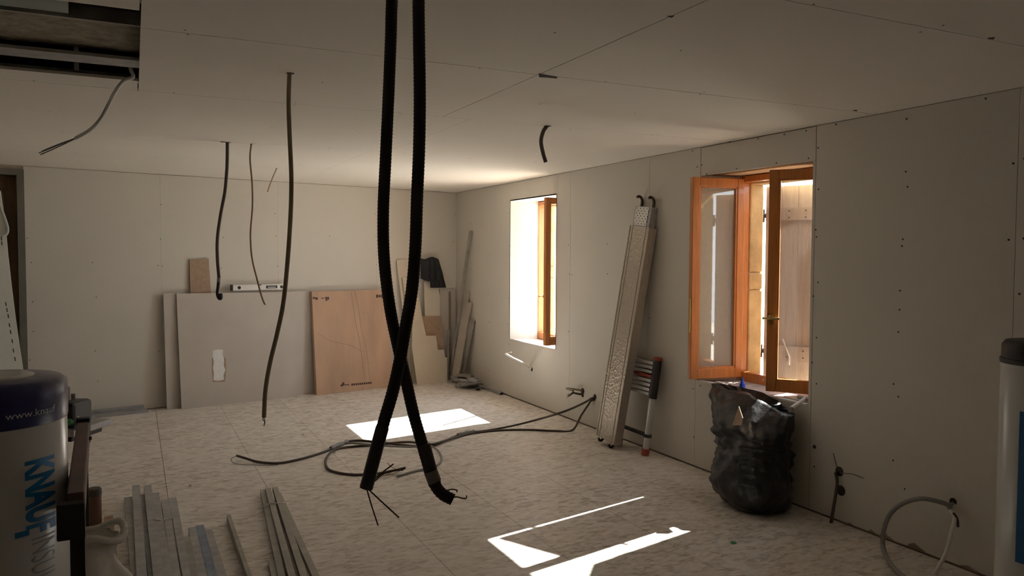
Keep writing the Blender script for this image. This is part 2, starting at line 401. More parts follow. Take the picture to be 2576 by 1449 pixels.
# reveals of window 1 (lined) and window 2 (bare timber lintel, dusty sill)
w = W1
MB().prism([V(XR, w['y1'], w['z0']), V(4.15, w['f1']+.01, w['z0']), V(4.15, w['f1']+.03, w['z0']), V(XR, w['y1']+.013, w['z0'])], (0, 0, w['z1']-w['z0'])).build('reveal_board', 'plaster_white', wallr)
MB().prism([V(XR, w['y0'], w['z0']), V(4.15, w['f0']-.01, w['z0']), V(4.15, w['f0']-.04, w['z0']), V(XR, w['y0']-.013, w['z0'])], (0, 0, w['z1']-w['z0'])).build('reveal_board', 'plaster_white', wallr)
MB().box((XR, w['y0'], w['z1']), (4.16, w['y1'], w['z1']+.013)).build('reveal_board', 'plaster_white', wallr)
MB().box((XR+.001, w['y0'], w['z0']-.015), (4.17, w['y1'], w['z0'])).build('sill_board', 'plaster_white', wallr)
w = W2
MB().prism([V(XR+.002, w['y1']+.002, w['z0']), V(4.15, w['f1']+.02, w['z0']), V(4.15, w['f1']+.03, w['z0']), V(XR+.002, w['y1']+.013, w['z0'])], (0, 0, w['z1']-w['z0'])).build('reveal_board', 'plaster', wallr)
MB().prism([V(XR+.002, w['y0']-.002, w['z0']), V(4.15, w['f0']-.02, w['z0']), V(4.15, w['f0']-.04, w['z0']), V(XR+.002, w['y0']-.013, w['z0'])], (0, 0, w['z1']-w['z0'])).build('reveal_board', 'plaster', wallr)
MB().box((3.99, w['y0'], 2.226), (4.15, w['y1'], 2.30)).build('timber_lintel', 'lintel_wood', wallr)
MB().box((XR+.004, w['y0']-.01, w['z0']-.03), (4.18, w['y1']+.01, w['z0'])).build('sill_slab', 'sill_stone', wallr)
MB().box((XR-.001, w['y0']+.02, w['z0']-.006), (XR+.03, w['y1']-.02, w['z0']+.004)).build('sill_edge', 'plaster_white', wallr)
# stone jambs outside (each block its own)
def stone(x0, x1, y0, y1, z0, z1):
    mb = MB(); mb.box((x0, y0, z0), (x1, y1, z1)); o = mb.build('stone_block', 'stone', wallr, bevel=0.012); return o
for w in (W1, W2):
    for (z0, z1) in ((0.60, 1.36), (1.364, 1.492), (1.497, 2.165)):
        stone(4.232, XO+0.006, w['f1']-.012, w['f1']+.22, z0, z1)
    for (z0, z1) in ((0.60, 1.12), (1.124, 1.70), (1.704, 2.165)):
        stone(4.232, XO+0.006, w['f0']-.22, w['f0']-.02, z0, z1)
    stone(4.232, XO+0.006, w['f0']-.24, w['f1']+.24, ZL, 2.40)
    stone(4.232, XO+0.05, w['f0']-.10, w['f1']+.10, 0.50, 0.665)

# ------------------------------------------------------------------ windows
def leaf(win, hinge, ang_dir, L=0.455, z0=0.70, z1=2.20, handle=True, st=0.062, side=1):
    """one casement: direction vector along the leaf from hinge to free edge"""
    d = Vector(ang_dir).normalized(); n = V(-d.y, d.x, 0)*side; t = 0.045
    def quad(s0, s1, za, zb, o0=-t/2, o1=t/2):
        a = hinge+d*s0+n*o0; b = hinge+d*s1+n*o0
        return [V(a.x, a.y, za), V(b.x, b.y, za), V(b.x, b.y, zb), V(a.x, a.y, zb)], n*(o1-o0)
    fr = MB()
    for q in (quad(0.004, st, z0, z1), quad(L-st, L, z0, z1), quad(st, L-st, z0, z0+0.075), quad(st, L-st, z1-st, z1)):
        fr.prism(*q)
    sash = fr.build('sash', 'window_wood', win, bevel=0.004)
    bead = MB()
    for q in (quad(st-.001, st+.012, z0+.075, z1-st, -.016, .016), quad(L-st-.012, L-st+.001, z0+.075, z1-st, -.016, .016), quad(st, L-st, z0+.0745, z0+.087, -.016, .016), quad(st, L-st, z1-st-.012, z1-st+.0005, -.016, .016)):
        bead.prism(*q)
    bead.build('glazing_bead', 'window_wood', sash)
    MB().prism(*quad(st-.004, L-st+.004, z0+.07, z1-st+.004, -.002, .002)).build('pane', 'glass', sash)
    for zh in (z0+0.16, z1-0.16):
        MB().tube([hinge+n*(t/2+.006)+V(0, 0, zh-.04), hinge+n*(t/2+.006)+V(0, 0, zh+.04)], 0.008, 8).build('hinge', 'brass', sash)
    if handle:
        hp = hinge+d*(L-st/2)+n*(t/2); hp.z = 1.20
        h = MB().lathe(hp, [(0.026, 0), (0.026, 0.006), (0.014, 0.008), (0.011, 0.035)], 16, axis=n)
        h.tube([hp+n*.035-d*.055, hp+n*.038, hp+n*.035+d*.055], 0.0085, 8)
        h.lathe(hp-V(0, 0, .035), [(0.014, 0), (0.014, 0.007)], 12, axis=n)
        h.build('handle', 'brass', sash)
    return sash
def wframe(win, w, xc=XF, z0=0.69, z1=2.222):
    mb = MB(); x0, x1 = xc-.035, xc+.04
    mb.box((x0, w['f0']-.04, z0), (x1, w['f0'], z1)).box((x0, w['f1'], z0), (x1, w['f1']+.04, z1))
    mb.box((x0, w['f0'], z0-.02), (x1, w['f1'], z0+.052)); mb.box((x0, w['f0'], 2.175), (x1, w['f1'], z1))
    mb.build('frame', 'window_wood', win, bevel=0.004)
win1 = empty('window_1', V(XF, 7.5, 0.66), 'orange varnished timber window in the far sunlit opening', 'window', kind='structure')
wframe(win1, W1)
hg = V(4.155, 7.045, 0); leaf(win1, hg, (3.75-4.155, 7.005-7.045, 0), side=-1, L=0.41, st=.05)
win2 = empty('window_2', V(XF, 4.15, 0.67), 'orange varnished timber window with both casements open', 'window', kind='structure')
wframe(win2, W2)
leaf(win2, V(4.165, 4.61, 0), (3.725-4.165, 4.668-4.61, 0), L=0.448, side=-1, handle=False)
# espagnolette plate on the free edge of the far casement
mbp = MB().box((3.712, 4.652, 1.05), (3.716, 4.672, 1.30)); mbp.build('lock_plate', 'brass', win2)
leaf(win2, V(4.165, 3.692, 0), (-(4.165-3.885), 4.045-3.692, 0), L=0.452, side=1)

# ------------------------------------------------------------------ shutters outside window 2
def shutter(hinge, d, L, label, holes):
    d = Vector(d).normalized(); n = V(-d.y, d.x, 0)
    if n.x > 0: n = -n                         # inner side
    t = empty('shutter', hinge+V(0, 0, 0.62), label, 'shutter', 'plank shutters outside the near window')
    k = 4; z0, z1 = 0.62, 2.15
    for i in range(k):
        a = hinge+d*(0.012+L/k*i+.0012); b = hinge+d*(0.012+L/k*(i+1)-.0012)
        MB().prism([V(a.x, a.y, z0), V(b.x, b.y, z0), V(b.x, b.y, z1), V(a.x, a.y, z1)], -n*0.024).build('plank', 'shutter', t)
    for za, zb in ((1.89, 1.985), (0.83, 0.94)):
        a = hinge+d*0.02; b = hinge+d*(L-.01)
        MB().prism([V(a.x, a.y, za), V(b.x, b.y, za), V(b.x, b.y, zb), V(a.x, a.y, zb)], n*0.022).build('brace', 'shutter', t)
    for zc in (1.93, 0.885):
        a = hinge-d*0.012-n*.012
        MB().tube([V(a.x, a.y, zc-.05), V(a.x, a.y, zc+.05)], 0.011, 8).build('hinge_pin', 'iron', t)
        b = hinge+d*(L*.8)-n*.026
        MB().prism([V(a.x, a.y, zc-.018)-n*.014, V(b.x, b.y, zc-.012), V(b.x, b.y, zc+.012), V(a.x, a.y, zc+.018)-n*.014], -n*.004).build('strap_hinge', 'iron', t)
    if holes:
        nb = MB()
        for zc in (1.91, 1.96, 0.86, 0.91):
            for i in range(k):
                c = hinge+d*(0.012+L/k*(i+.5))+n*0.022; c.z = zc
                nb.lathe(c, [(0.006, 0), (0.004, 0.003)], 8, axis=n)
        nb.build('nail_heads', 'iron', t)['kind'] = 'stuff'
        c0 = hinge+d*0.16+n*.006; c1 = hinge+d*0.22+n*.03
        MB().tube([V(c0.x, c0.y, 0.99), V(c1.x, c1.y, 0.86), V(c1.x, c1.y, 0.80)], 0.007, 8).build('latch_hook', 'cable_pale', t)
    return t
shutter(V(XO+.012, 4.605, 0), (0.228, -0.45, 0), 0.49, 'weathered plank shutter ajar behind the near casement pane, hinged on the stone jamb', True)
shutter(V(XO+.012, 3.675, 0), (0.30, 0.36, 0), 0.47, 'weathered plank shutter ajar on the side of the window toward the camera', False)

# ------------------------------------------------------------------ back wall and door
mb = MB()
def bwp(s, o, z): return P0 + UW*s + OUT*o + V(0, 0, z)     # s measured along the wall (negative to the left), o towards the room
sd0 = (bw(58, 419)-P0).dot(UW)            # right edge of the door frame
mb.prism([bwp(sd0, -.014, -.08), bwp(.25, -.014, -.08), bwp(.25, -.30, -.08), bwp(sd0, -.30, -.08)], (0, 0, 2.88))
mb.prism([bwp(-8.2, -.014, -.08), bwp(sd0-.95, -.014, -.08), bwp(sd0-.95, -.30, -.08), bwp(-8.2, -.30, -.08)], (0, 0, 2.88))
mb.prism([bwp(sd0-.95, -.014, 2.40), bwp(sd0, -.014, 2.40), bwp(sd0, -.30, 2.40), bwp(sd0-.95, -.30, 2.40)], (0, 0, 0.40))
wallb = tag(mb.build('wall_back', 'rubble'), 'plasterboard end wall with leaning sheets', 'wall', kind='structure')
ss = [sd0, -3.68, -2.43, -1.18, -0.001]
for a, b in zip(ss, ss[1:]):
    MB().prism([bwp(a+.0006, 0, ZB), bwp(b-.0006, 0, ZB), bwp(b-.0006, 0, ZT), bwp(a+.0006, 0, ZT)], -OUT*0.013).build('plasterboard', 'plaster', wallb)
MB().prism([bwp(-8.2, 0, ZB), bwp(sd0-.96, 0, ZB), bwp(sd0-.96, 0, ZT), bwp(-8.2, 0, ZT)], -OUT*0.013).build('plasterboard', 'plaster', wallb)
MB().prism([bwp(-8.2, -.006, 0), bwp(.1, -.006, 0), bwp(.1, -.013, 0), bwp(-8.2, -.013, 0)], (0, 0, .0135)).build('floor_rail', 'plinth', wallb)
sc = MB()
for s_ in (-4.85, -4.3, -3.70, -3.66, -3.05, -2.45, -1.8, -1.2, -0.6, -0.05):
    z = 0.3
    while z < 2.4:
        if random.random() < .6: screw(bwp(s_+random.uniform(-.02, .02), 0, z+random.uniform(-.05, .05)), OUT, 0.005)
        z += 0.3
tag(sc.build('screw_heads', 'screw', wallb), kind='stuff')
door = empty('door_1', bwp(sd0-.45, 0, 0), 'dark brown door leaf in a grey metal frame', 'door', kind='structure')
fr = MB()
for a, b in ((sd0-.055, sd0+.004), (sd0-.954, sd0-.90)):
    fr.prism([bwp(a, .012, 0), bwp(b, .012, 0), bwp(b, .012, 2.40), bwp(a, .012, 2.40)], -OUT*0.13)
fr.prism([bwp(sd0-.90, .012, 2.345), bwp(sd0-.055, .012, 2.345), bwp(sd0-.055, .012, 2.40), bwp(sd0-.90, .012, 2.40)], -OUT*0.13)
fr.build('frame', 'door_metal', door)
dl = MB().prism([bwp(sd0-.90, -.07, .01), bwp(sd0-.055, -.07, .01), bwp(sd0-.055, -.07, 2.345), bwp(sd0-.90, -.07, 2.345)], -OUT*0.04).build('leaf', 'door_wood', door)
for za, zb in ((0.15, 0.80), (0.95, 1.22), (1.30, 2.22)):
    MB().prism([bwp(sd0-.80, -.064, za), bwp(sd0-.15, -.064, za), bwp(sd0-.15, -.064, zb), bwp(sd0-.80, -.064, zb)], -OUT*0.01).build('panel', 'door_wood', dl, bevel=.004)
# the rest of the shell
tag(MB().box((-3.4, -2.6, -.08), (-3.2, 9.0, 2.8)).build('wall_left', 'plaster'), 'plasterboard side wall out of view', 'wall', kind='structure')
tag(MB().box((-3.4, -2.8, -.08), (4.3, -2.6, 2.8)).build('wall_front', 'plaster'), 'plasterboard wall behind the camera', 'wall', kind='structure')
tag(MB().box((XO, -12, -0.5), (30, 30, -0.4)).build('ground', 'ground'), 'sunlit pale ground outside the windows', 'ground', kind='structure')
tag(MB().box((-3.6, -3.0, 2.87), (4.4, 10.4, 3.1)).build('roof', 'rubble'), 'upper floor structure above the ceiling', 'roof', kind='structure')

# ------------------------------------------------------------------ sheets leaning on the back wall
def lean(d0, d1, h):
    """plane leaning on the back wall: offset d0 at the floor, d1 at height h -> (point, normal facing the room)"""
    B = P0+OUT*d0; t = OUT*(d1-d0)+V(0, 0, h)
    n = UW.cross(t).normalized()
    if n.dot(OUT) < 0: n = -n
    return B, n
def sheet(name, poly, pl, th, material, label, cat, group=None, bevel=0, floor_bottom=()):
    B, n = pl
    pts = [onp(x, y, B, n) for x, y in poly]
    for i in floor_bottom:                    # set those corners exactly on the floor
        p = pts[i]; t = (V(0, 0, 1)-n*n.z).normalized(); pts[i] = p - t*((p.z-0.001)/t.z)
    e = MB().prism(pts, -n*th).v
    o = MB().prism(pts, -n*th).build(name, material, None, bevel)
    return tag(o, label, cat, group)
LG = 'sheets leaning on the end wall'
pl1 = lean(.185, .085, 1.2)
sheet('plasterboard_sheet', [(411, 738), (640, 737), (640, 1010), (420, 1030)], lean(.125, .062, 1.2), .013, 'plaster_grey', 'grey plasterboard sheet behind the torn one, its left edge showing', 'plasterboard', LG, floor_bottom=(2, 3))
sheet('plasterboard_sheet', [(650, 735), (790, 731), (795, 985), (655, 1003)], lean(.125, .045, 1.2), .013, 'plaster_grey', 'grey plasterboard sheet showing between the torn sheet and the brown panel', 'plasterboard', LG, floor_bottom=(2, 3))
sh = empty('plasterboard_sheet', fl(600, 1013), 'large grey plasterboard sheet with a torn white strip', 'plasterboard', LG)
B, n = pl1
q = [onp(x, y, B, n) for x, y in ((444, 739), (743, 734), (747, 996), (457, 1031))]
for i in (2, 3):
    t = (V(0, 0, 1)-n*n.z).normalized(); q[i] = q[i]-t*((q[i].z-.001)/t.z)
MB().prism(q, -n*.013).build('board', 'plaster_grey', sh)
tear = [(536, 882), (548, 879), (561, 880), (560, 893), (564, 905), (563, 920), (567, 930), (562, 945), (564, 955), (550, 958), (537, 957), (538, 940), (536, 925), (538, 910), (535, 897)]
MB().prism([onp(x, y, B, n)+n*.0006 for x, y in tear], -n*.0008).build('torn_patch', 'gypsum', sh)
MB().prism([onp(x, y, B, n)+n*.0003 for x, y in ((533, 900), (568, 900), (569, 935), (566, 960), (535, 961), (533, 930))], -n*.0005).build('torn_paper', 'board_brown', sh)
sheet('chipboard_strip', [(477, 653), (525, 650), (531, 740), (533, 1010), (486, 1013)], lean(.085, .026, 1.5), .014, 'board_brown', 'narrow brown chipboard strip standing up behind the grey sheets', 'board', LG, floor_bottom=(3, 4))
# plywood panel with stamps
ply = empty('plywood_panel', fl(890, 982), 'square brown plywood panel with stamped lettering', 'plywood', LG)
B, n = lean(.25, .105, 1.2)
q = [onp(x, y, B, n) for x, y in ((784, 733), (966, 728), (992, 968), (797, 995))]
for i in (2, 3):
    t = (V(0, 0, 1)-n*n.z).normalized(); q[i] = q[i]-t*((q[i].z-.001)/t.z)
MB().prism(q, -n*.05).build('panel', 'plywood', ply, bevel=.003)
def stamps(name, boxes):
    mb = MB()
    for (x0, y0, x1, y1) in boxes:
        mb.prism([onp(x, y, B, n)+n*.0008 for x, y in ((x0, y0), (x1, y0), (x1, y1), (x0, y1))], -n*.0006)
    mb.build(name, 'ink', ply)['kind'] = 'stuff'
stamps('stamp', [(787, 747, 792, 752), (793, 748, 799, 754), (808, 749, 816, 751), (818, 747, 828, 751), (819, 751, 823, 757), (824, 751, 827, 755)])
stamps('stamp', [(946, 741, 951, 749), (952, 742, 958, 748), (959, 741, 965, 749)])
stamps('stamp', [(857, 967, 862, 972), (861, 962, 866, 970), (867, 967, 879, 969)] + [(884+i*5.2, 965-i*.5, 888+i*5.2, 970-i*.5) for i in range(10)])
# creases in the film on the panel
for pts in ([(892, 730), (902, 775), (910, 830), (922, 880), (930, 950)], [(884, 735), (893, 800), (905, 860), (918, 955)], [(800, 838), (835, 858), (880, 868), (912, 885)]):
    MB().tube([onp(x, y, B, n)+n*.0005 for x, y in pts], 0.004, 6, n=4).build('crease', 'plywood', ply)
# spirit level on top of the sheets
lv = empty('spirit_level', onp(645, 730, *pl1), 'white spirit level lying on top of the grey sheets', 'level')
La = bw(576, 728); Lb = bw(712, 722)
za = onp(600, 738, *pl1).z
A_ = P0+UW*((La-P0).dot(UW))+OUT*.045; B_ = P0+UW*((Lb-P0).dot(UW))+OUT*.045
za = 1.216; lh = .062
def lvbox(s0, s1, z0, z1, o0, o1, name, m_, par=lv, bevel=0):
    d = (B_-A_); a = A_+d*s0; b = A_+d*s1
    return MB().prism([a+OUT*o0+V(0, 0, z0), b+OUT*o0+V(0, 0, z0), b+OUT*o0+V(0, 0, z1), a+OUT*o0+V(0, 0, z1)], OUT*(o1-o0)).build(name, m_, par, bevel)
lvbox(.03, .99, za, za+lh, .0, .035, 'body', 'alu_white', bevel=.003)
lvbox(0, .03, za-.002, za+lh+.002, -.002, .037, 'end_cap', 'black_plastic')
lvbox(.99, 1.0, za-.002, za+lh+.002, -.002, .037, 'end_cap', 'black_plastic')
lvbox(.63, .84, za+.016, za+.048, .034, .0365, 'grip_slot', 'black_plastic', bevel=.001)
lvbox(.66, .81, za+.022, za+.036, .036, .038, 'vial', 'steel')
for s_ in (.14, .92):
    c = A_+(B_-A_)*s_+OUT*.0345+V(0, 0, za+.031)
    MB().lathe(c, [(.018, 0), (.018, .003)], 16, axis=OUT).build('vial_window', 'black_plastic', lv)
lvbox(.50, .54, za+.052, za+lh+.001, .034, .037, 'vial', 'black_plastic')

# ------------------------------------------------------------------ plasterboard offcuts right of the plywood
def c5(x, y): return (960+x/3.2195, 560+y/3.2195)
OG = 'plasterboard offcuts in the corner'
k5 = lambda L_: [c5(*p) for p in L_]
sheet('offcut_strip', k5([(122, 310), (135, 302), (205, 300), (212, 320), (300, 1290), (245, 1300)]), lean(.14, .03, 1.5), .013, 'offcut', 'tall pale plasterboard strip rising left of the black cloth', 'plasterboard', OG, floor_bottom=(4, 5))
sheet('offcut_strip', k5([(172, 450), (182, 443), (250, 443), (262, 640), (330, 1290), (270, 1300)]), lean(.175, .06, 1.5), .013, 'offcut', 'pale plasterboard strip a step shorter, behind the crossing of the black conduits', 'plasterboard', OG, floor_bottom=(4, 5))
sheet('offcut_strip', k5([(343, 480), (388, 468), (462, 530), (472, 600), (470, 1240), (365, 1250)]), lean(.20, .06, 1.2), .013, 'offcut', 'cream board offcut hanging below the black cloth', 'plasterboard', OG, floor_bottom=(4, 5))
sheet('board_offcut', k5([(326, 757), (486, 757), (508, 1030), (520, 1290), (360, 1300)]), lean(.245, .10, 1.0), .012, 'board_brown', 'brown board offcut between the cream and stepped offcuts', 'board', OG, floor_bottom=(3, 4))
sheet('stepped_offcut', k5([(262, 600), (278, 590), (302, 605), (335, 800), (360, 916), (440, 916), (455, 1030), (503, 1030), (515, 1090), (530, 1092), (532, 1300), (290, 1322), (245, 1000)]), lean(.33, .14, 1.0), .013, 'offcut', 'large cream plasterboard offcut with a stepped right edge', 'plasterboard', OG, floor_bottom=(10, 11))
sheet('plasterboard_scrap', k5([(470, 540), (598, 540), (598, 1225), (478, 1235)]), lean(.105, .03, 1.2), .013, 'plaster_grey', 'grey plasterboard piece in the corner behind the leaning planks', 'plasterboard', OG, floor_bottom=(2, 3))
# black cloth draped over the boards
cl = k5([(318, 300), (332, 289), (345, 303), (410, 300), (418, 288), (455, 292), (490, 400), (520, 520), (460, 527), (395, 525), (385, 468), (350, 463), (318, 460)])
B, n = lean(.215, .085, 1.5)
mbc = MB(); NX, NY = 20, 16
def cl_row(t):      # left/right outline of the cloth at height fraction t
    y = 288+(527-288)*t
    xl = 318 if t < .72 else 318+(395-318)*min(1, (t-.72)/.08)
    xr = 455+(521-455)*t
    yl = y+(6*sin(t*9)); return xl, xr, y
vs = []; 
for side in (0, 1):
    for j in range(NY+1):
        xl, xr, y = cl_row(j/NY)
        for i in range(NX+1):
            u = i/NX; x = xl+(xr-xl)*u
            yy = y + (10*sin(u*pi*2.2+.4) if j == 0 else 0)
            p = onp(*c5(x, yy), B, n)
            edge = min(u, 1-u, j/NY+.05, 1-j/NY)
            b_ = (.012+.035*min(1, edge*5) + .016*noise.noise(p*9)+.010*sin(u*22+j*.35)*min(1, edge*6))
            vs.append(p+n*(b_ if side == 0 else -.004))
S = (NX+1)*(NY+1); fs = []
for j in range(NY):
    for i in range(NX):
        a = j*(NX+1)+i; fs += [(a, a+1, a+NX+2, a+NX+1), (S+a, S+a+NX+1, S+a+NX+2, S+a+1)]
for i in range(NX):
    fs += [(i, S+i, S+i+1, i+1), (NY*(NX+1)+i, NY*(NX+1)+i+1, S+NY*(NX+1)+i+1, S+NY*(NX+1)+i)]
for j in range(NY):
    a = j*(NX+1); b = a+NX; fs += [(a, a+NX+1, S+a+NX+1, S+a), (b, S+b, S+b+NX+1, b+NX+1)]
tag(mbc.add(vs, fs, True).build('black_cloth', 'cloth_black'), 'crumpled black garment draped over the board offcuts', 'cloth')

# planks and profiles leaning into the corner on the right wall
PG = 'planks leaning into the corner'
def corner_plank(top, bot, w_, th, material, label, X=XR-.012, name='leaning_plank'):
    T = onx(*top, X); Bt = fl(*bot); Bt.z = .002
    d = (T-Bt).normalized(); across = d.cross(V(-1, -.35, 0)).normalized()
    nn = d.cross(across).normalized()
    poly = [Bt+across*(w_/2*i)+nn*(th/2*j) for i, j in ((-1, -1), (1, -1), (1, 1), (-1, 1))]
    lo = min(p.z for p in poly); poly = [p+V(0, 0, .002-lo) for p in poly]
    return tag(MB().prism(poly, T-Bt).build(name, material), label, 'plank', PG)
corner_plank(c5(722, 68), c5(556, 1275), .035, .03, 'steel_warm', 'tallest thin grey batten leaning into the corner', X=XR-.035, name='leaning_batten')
corner_plank(c5(702, 548), c5(578, 1290),   .075, .018, 'plank_grey', 'pale plank with light edge next to the tallest batten')
corner_plank(c5(716, 650), c5(600, 1298), .06, .02, 'plank_grey', 'pale plank second from the wall among the corner planks', X=XR-.03)
corner_plank(c5(738, 798), c5(628, 1288), .085, .02, 'steel_warm', 'short grey plank closest to the window wall in the corner', X=XR-.03)
for (poly_, dd_, m_, lb_) in (([(550, 560), (562, 556), (566, 1240), (552, 1242)], (.13, .05, 1.2), 'plinth', 'dark narrow lath standing in the corner'),
                              ([(536, 870), (549, 864), (540, 1262), (524, 1264)], (.27, .19, 1.0), 'steel_warm', 'short lath beside the stepped offcut')):
    sheet('leaning_lath', k5(poly_), lean(*dd_), .018, m_, lb_, 'plank', PG, floor_bottom=(2, 3))
# pile of metal offcuts
def cstud(name, a, b, w_, h_, material, par=None, up=V(0, 0, 1), th=.0016, flip=False, lab=None, cat=None, grp=None):
    """C-profile steel stud from a to b, web up"""
    a = Vector(a); b = Vector(b); d = (b-a).normalized(); s_ = d.cross(up).normalized(); u = s_.cross(d).normalized()
    if flip: u = -u
    pr = [(-w_/2, -h_), (-w_/2, 0), (w_/2, 0), (w_/2, -h_), (w_/2-th, -h_), (w_/2-th, -th), (-w_/2+th, -th), (-w_/2+th, -h_)]
    o = MB().prism([a+s_*x+u*y for x, y in pr], b-a).build(name, material, par)
    if lab: tag(o, lab, cat, grp)
    return o
random.seed(11)
GP = 'steel offcuts piled in the corner'
base = [fl(1185, 963), fl(1200, 968), fl(1215, 972), fl(1225, 978), fl(1195, 975), fl(1232, 970), fl(1210, 962), fl(1180, 970), fl(1240, 975), fl(1205, 980), fl(1222, 965), fl(1190, 958), fl(1215, 968), fl(1200, 962), fl(1228, 974), fl(1208, 972), fl(1192, 968), fl(1236, 979)]
for i, c in enumerate(base):
    an = random.uniform(-.6, .9)+(.4 if i % 2 else 1.9); d = V(sin(an)*.45, cos(an), 0).normalized(); L_ = random.uniform(.09, .17)
    z = .028+.027*(i//4 % 5); c.x = min(c.x, XR-.13)-.05*(i % 3)
    dz = V(0, 0, random.uniform(-.01, .02))
    cstud('steel_offcut', c+d*L_+V(0, 0, z)-dz, c-d*L_+V(0, 0, z)+dz, .05, .026, ('steel', 'steel_warm', 'steel')[i % 3], lab='short grey steel profile offcut in the corner pile', cat='steel offcut', grp=GP)
cstud('steel_offcut', V(3.79, 8.95, .03), V(3.81, 8.16, .03), .045, .028, 'steel', lab='longer steel profile lying along the wall beside the offcut pile', cat='steel offcut', grp=GP)

# ------------------------------------------------------------------ profiles lying by the back wall (left)
GL = 'steel profiles along the end wall'
for i, (a, b, z) in enumerate((((150, 1050), (378, 1034), .03), ((160, 1040), (384, 1030), .06), ((150, 1030), (372, 1020), .085))):
    A = onz(*a, z); Bq = onz(*b, z)
    A = P0+UW*((A-P0).dot(UW))+OUT*(.14-.045*i)+V(0, 0, z); Bq = P0+UW*((Bq-P0).dot(UW))+OUT*(.14-.045*i)+V(0, 0, z)
    if i: A.z = Bq.z = .03 if i == 1 else .062
    cstud('steel_profile', A, Bq, .042, .03, 'steel', lab=['front steel profile lying along the end wall by the door', 'middle steel profile lying along the end wall by the door', 'rear, raised steel profile lying along the end wall by the door'][i], cat='steel profile', grp=GL)

# ------------------------------------------------------------------ steel studs in the foreground
def studline(far, near, ztop, w_, h_, material, label, grp, ext=1.0, flip=False):
    a = onz(*far, ztop); b = onz(*near, ztop); d = (b-a).normalized()
    return cstud('steel_stud', a, b+d*ext, w_, h_, material, lab=label, cat='steel stud', grp=grp, flip=flip)
G1 = 'left bundle of galvanised studs on the floor'
st1 = [((322, 1250), (343, 1449), .042, 'leftmost low stud of the strapped left bundle'),
       ((342, 1220), (357, 1449), .086, 'left of the two longest raised studs in the left bundle'),
       ((360, 1243), (386, 1449), .042, 'low stud between the two longest studs of the left bundle'),
       ((371, 1220), (399, 1449), .086, 'right of the two longest raised studs in the left bundle'),
       ((390, 1239), (420, 1449), .084, 'raised stud just right of the two longest in the left bundle'),
       ((415, 1256), (446, 1449), .042, 'low stud second from the right in the left bundle'),
       ((434, 1252), (467, 1449), .042, 'rightmost low stud of the left bundle')]
for f_, n_, z, lb in st1: studline(f_, n_, z, .046, .040, 'steel', lb, G1, ext=.9)
tag(MB().tube([onz(388, 1306, .088), onz(402, 1309, .09), onz(414, 1306, .05), onz(436, 1304, .046)], .003, 6, n=4).build('binding_strap', 'strap'), 'thin white strap across the left stud bundle', 'strap')
G2 = 'bluish studs between the two bundles'
for f_, n_, z, m_, lb in (((468, 1350), (490, 1449), .04, 'steel_warm', 'short dull stud at the left of the bluish bundle'),
                         ((484, 1326), (511, 1449), .04, 'steel', 'grey-green stud second in the bluish bundle'),
                         ((502, 1321), (534, 1449), .04, 'steel_blue', 'blue-tinted stud in the middle of the bluish bundle'),
                         ((523, 1332), (558, 1449), .04, 'steel', 'wide grey stud at the right of the bluish bundle')):
    studline(f_, n_, z, .044, .038, m_, lb, G2, ext=.9)
studline((575, 1294), (628, 1449), .05, .022, .048, 'steel_warm', 'single narrow stud lying alone between the bundles', 'loose studs', ext=.9)
G3 = 'right bundle of galvanised studs on the floor'
for f_, n_, z, lb in (((661, 1230), (709, 1449), .042, 'left stud of the right strapped bundle'),
                      ((674, 1227), (735, 1449), .062, 'middle stud of the right strapped bundle'),
                      ((692, 1225), (765, 1449), .062, 'right upper stud of the right strapped bundle'),
                      ((700, 1240), (795, 1449), .030, 'right lower stud of the right strapped bundle'),
                      ((683, 1408), (692, 1449), .03, 'short stud lying left of the right strapped bundle')):
    studline(f_, n_, z, .034, .028, 'steel_warm', lb, G3, ext=.9)
tag(MB().tube([onz(649, 1277, .03), onz(668, 1274, .046), onz(680, 1266, .067), onz(700, 1266, .067), onz(719, 1264, .045)], .004, 6, n=4).build('binding_strap', 'strap'), 'white beaded strap across the right stud bundle', 'strap')

# ------------------------------------------------------------------ scaffold plank
sp = empty('scaffold_plank', V(3.62, 5.60, 0), 'aluminium scaffold plank with hooks leaning on the wall', 'scaffold plank')
Bm = fl(1548, 1118); Bm = V(3.585, 5.60, .055)
Tm = V(3.792, 5.385, 2.02)
ax = (Tm-Bm).normalized(); acr = V(0, -1, 0); acr = (acr-ax*acr.dot(ax)).normalized(); fn = acr.cross(ax).normalized()
if fn.x > 0: fn = -fn
Lp = (Tm-Bm).length
def spt(s_, a, o): return Bm+ax*s_+acr*a+fn*o
def spbox(name, m_, s0, s1, a0, a1, o0, o1, par=sp, bevel=0):
    vs = [spt(s_, a, o) for o in (o0, o1) for a in (a0, a1) for s_ in (s0, s1)]
    return MB().add(vs, [(0, 2, 3, 1), (4, 5, 7, 6), (0, 1, 5, 4), (2, 6, 7, 3), (0, 4, 6, 2), (1, 3, 7, 5)]).build(name, m_, par, bevel)
Ls = Lp-.16
spbox('deck', 'alu_embossed', 0, Ls, -.13, .13, -.004, 0)
spbox('side_rail', 'alu_embossed', 0, Ls, -.145, -.13, -.075, .004, bevel=.002)
spbox('side_rail', 'alu_embossed', 0, Ls, .13, .145, -.075, .004, bevel=.002)
spbox('rib', 'alu_embossed', 0, Ls, -.10, -.094, 0, .003); spbox('rib', 'alu_embossed', 0, Ls, .094, .10, 0, .003)
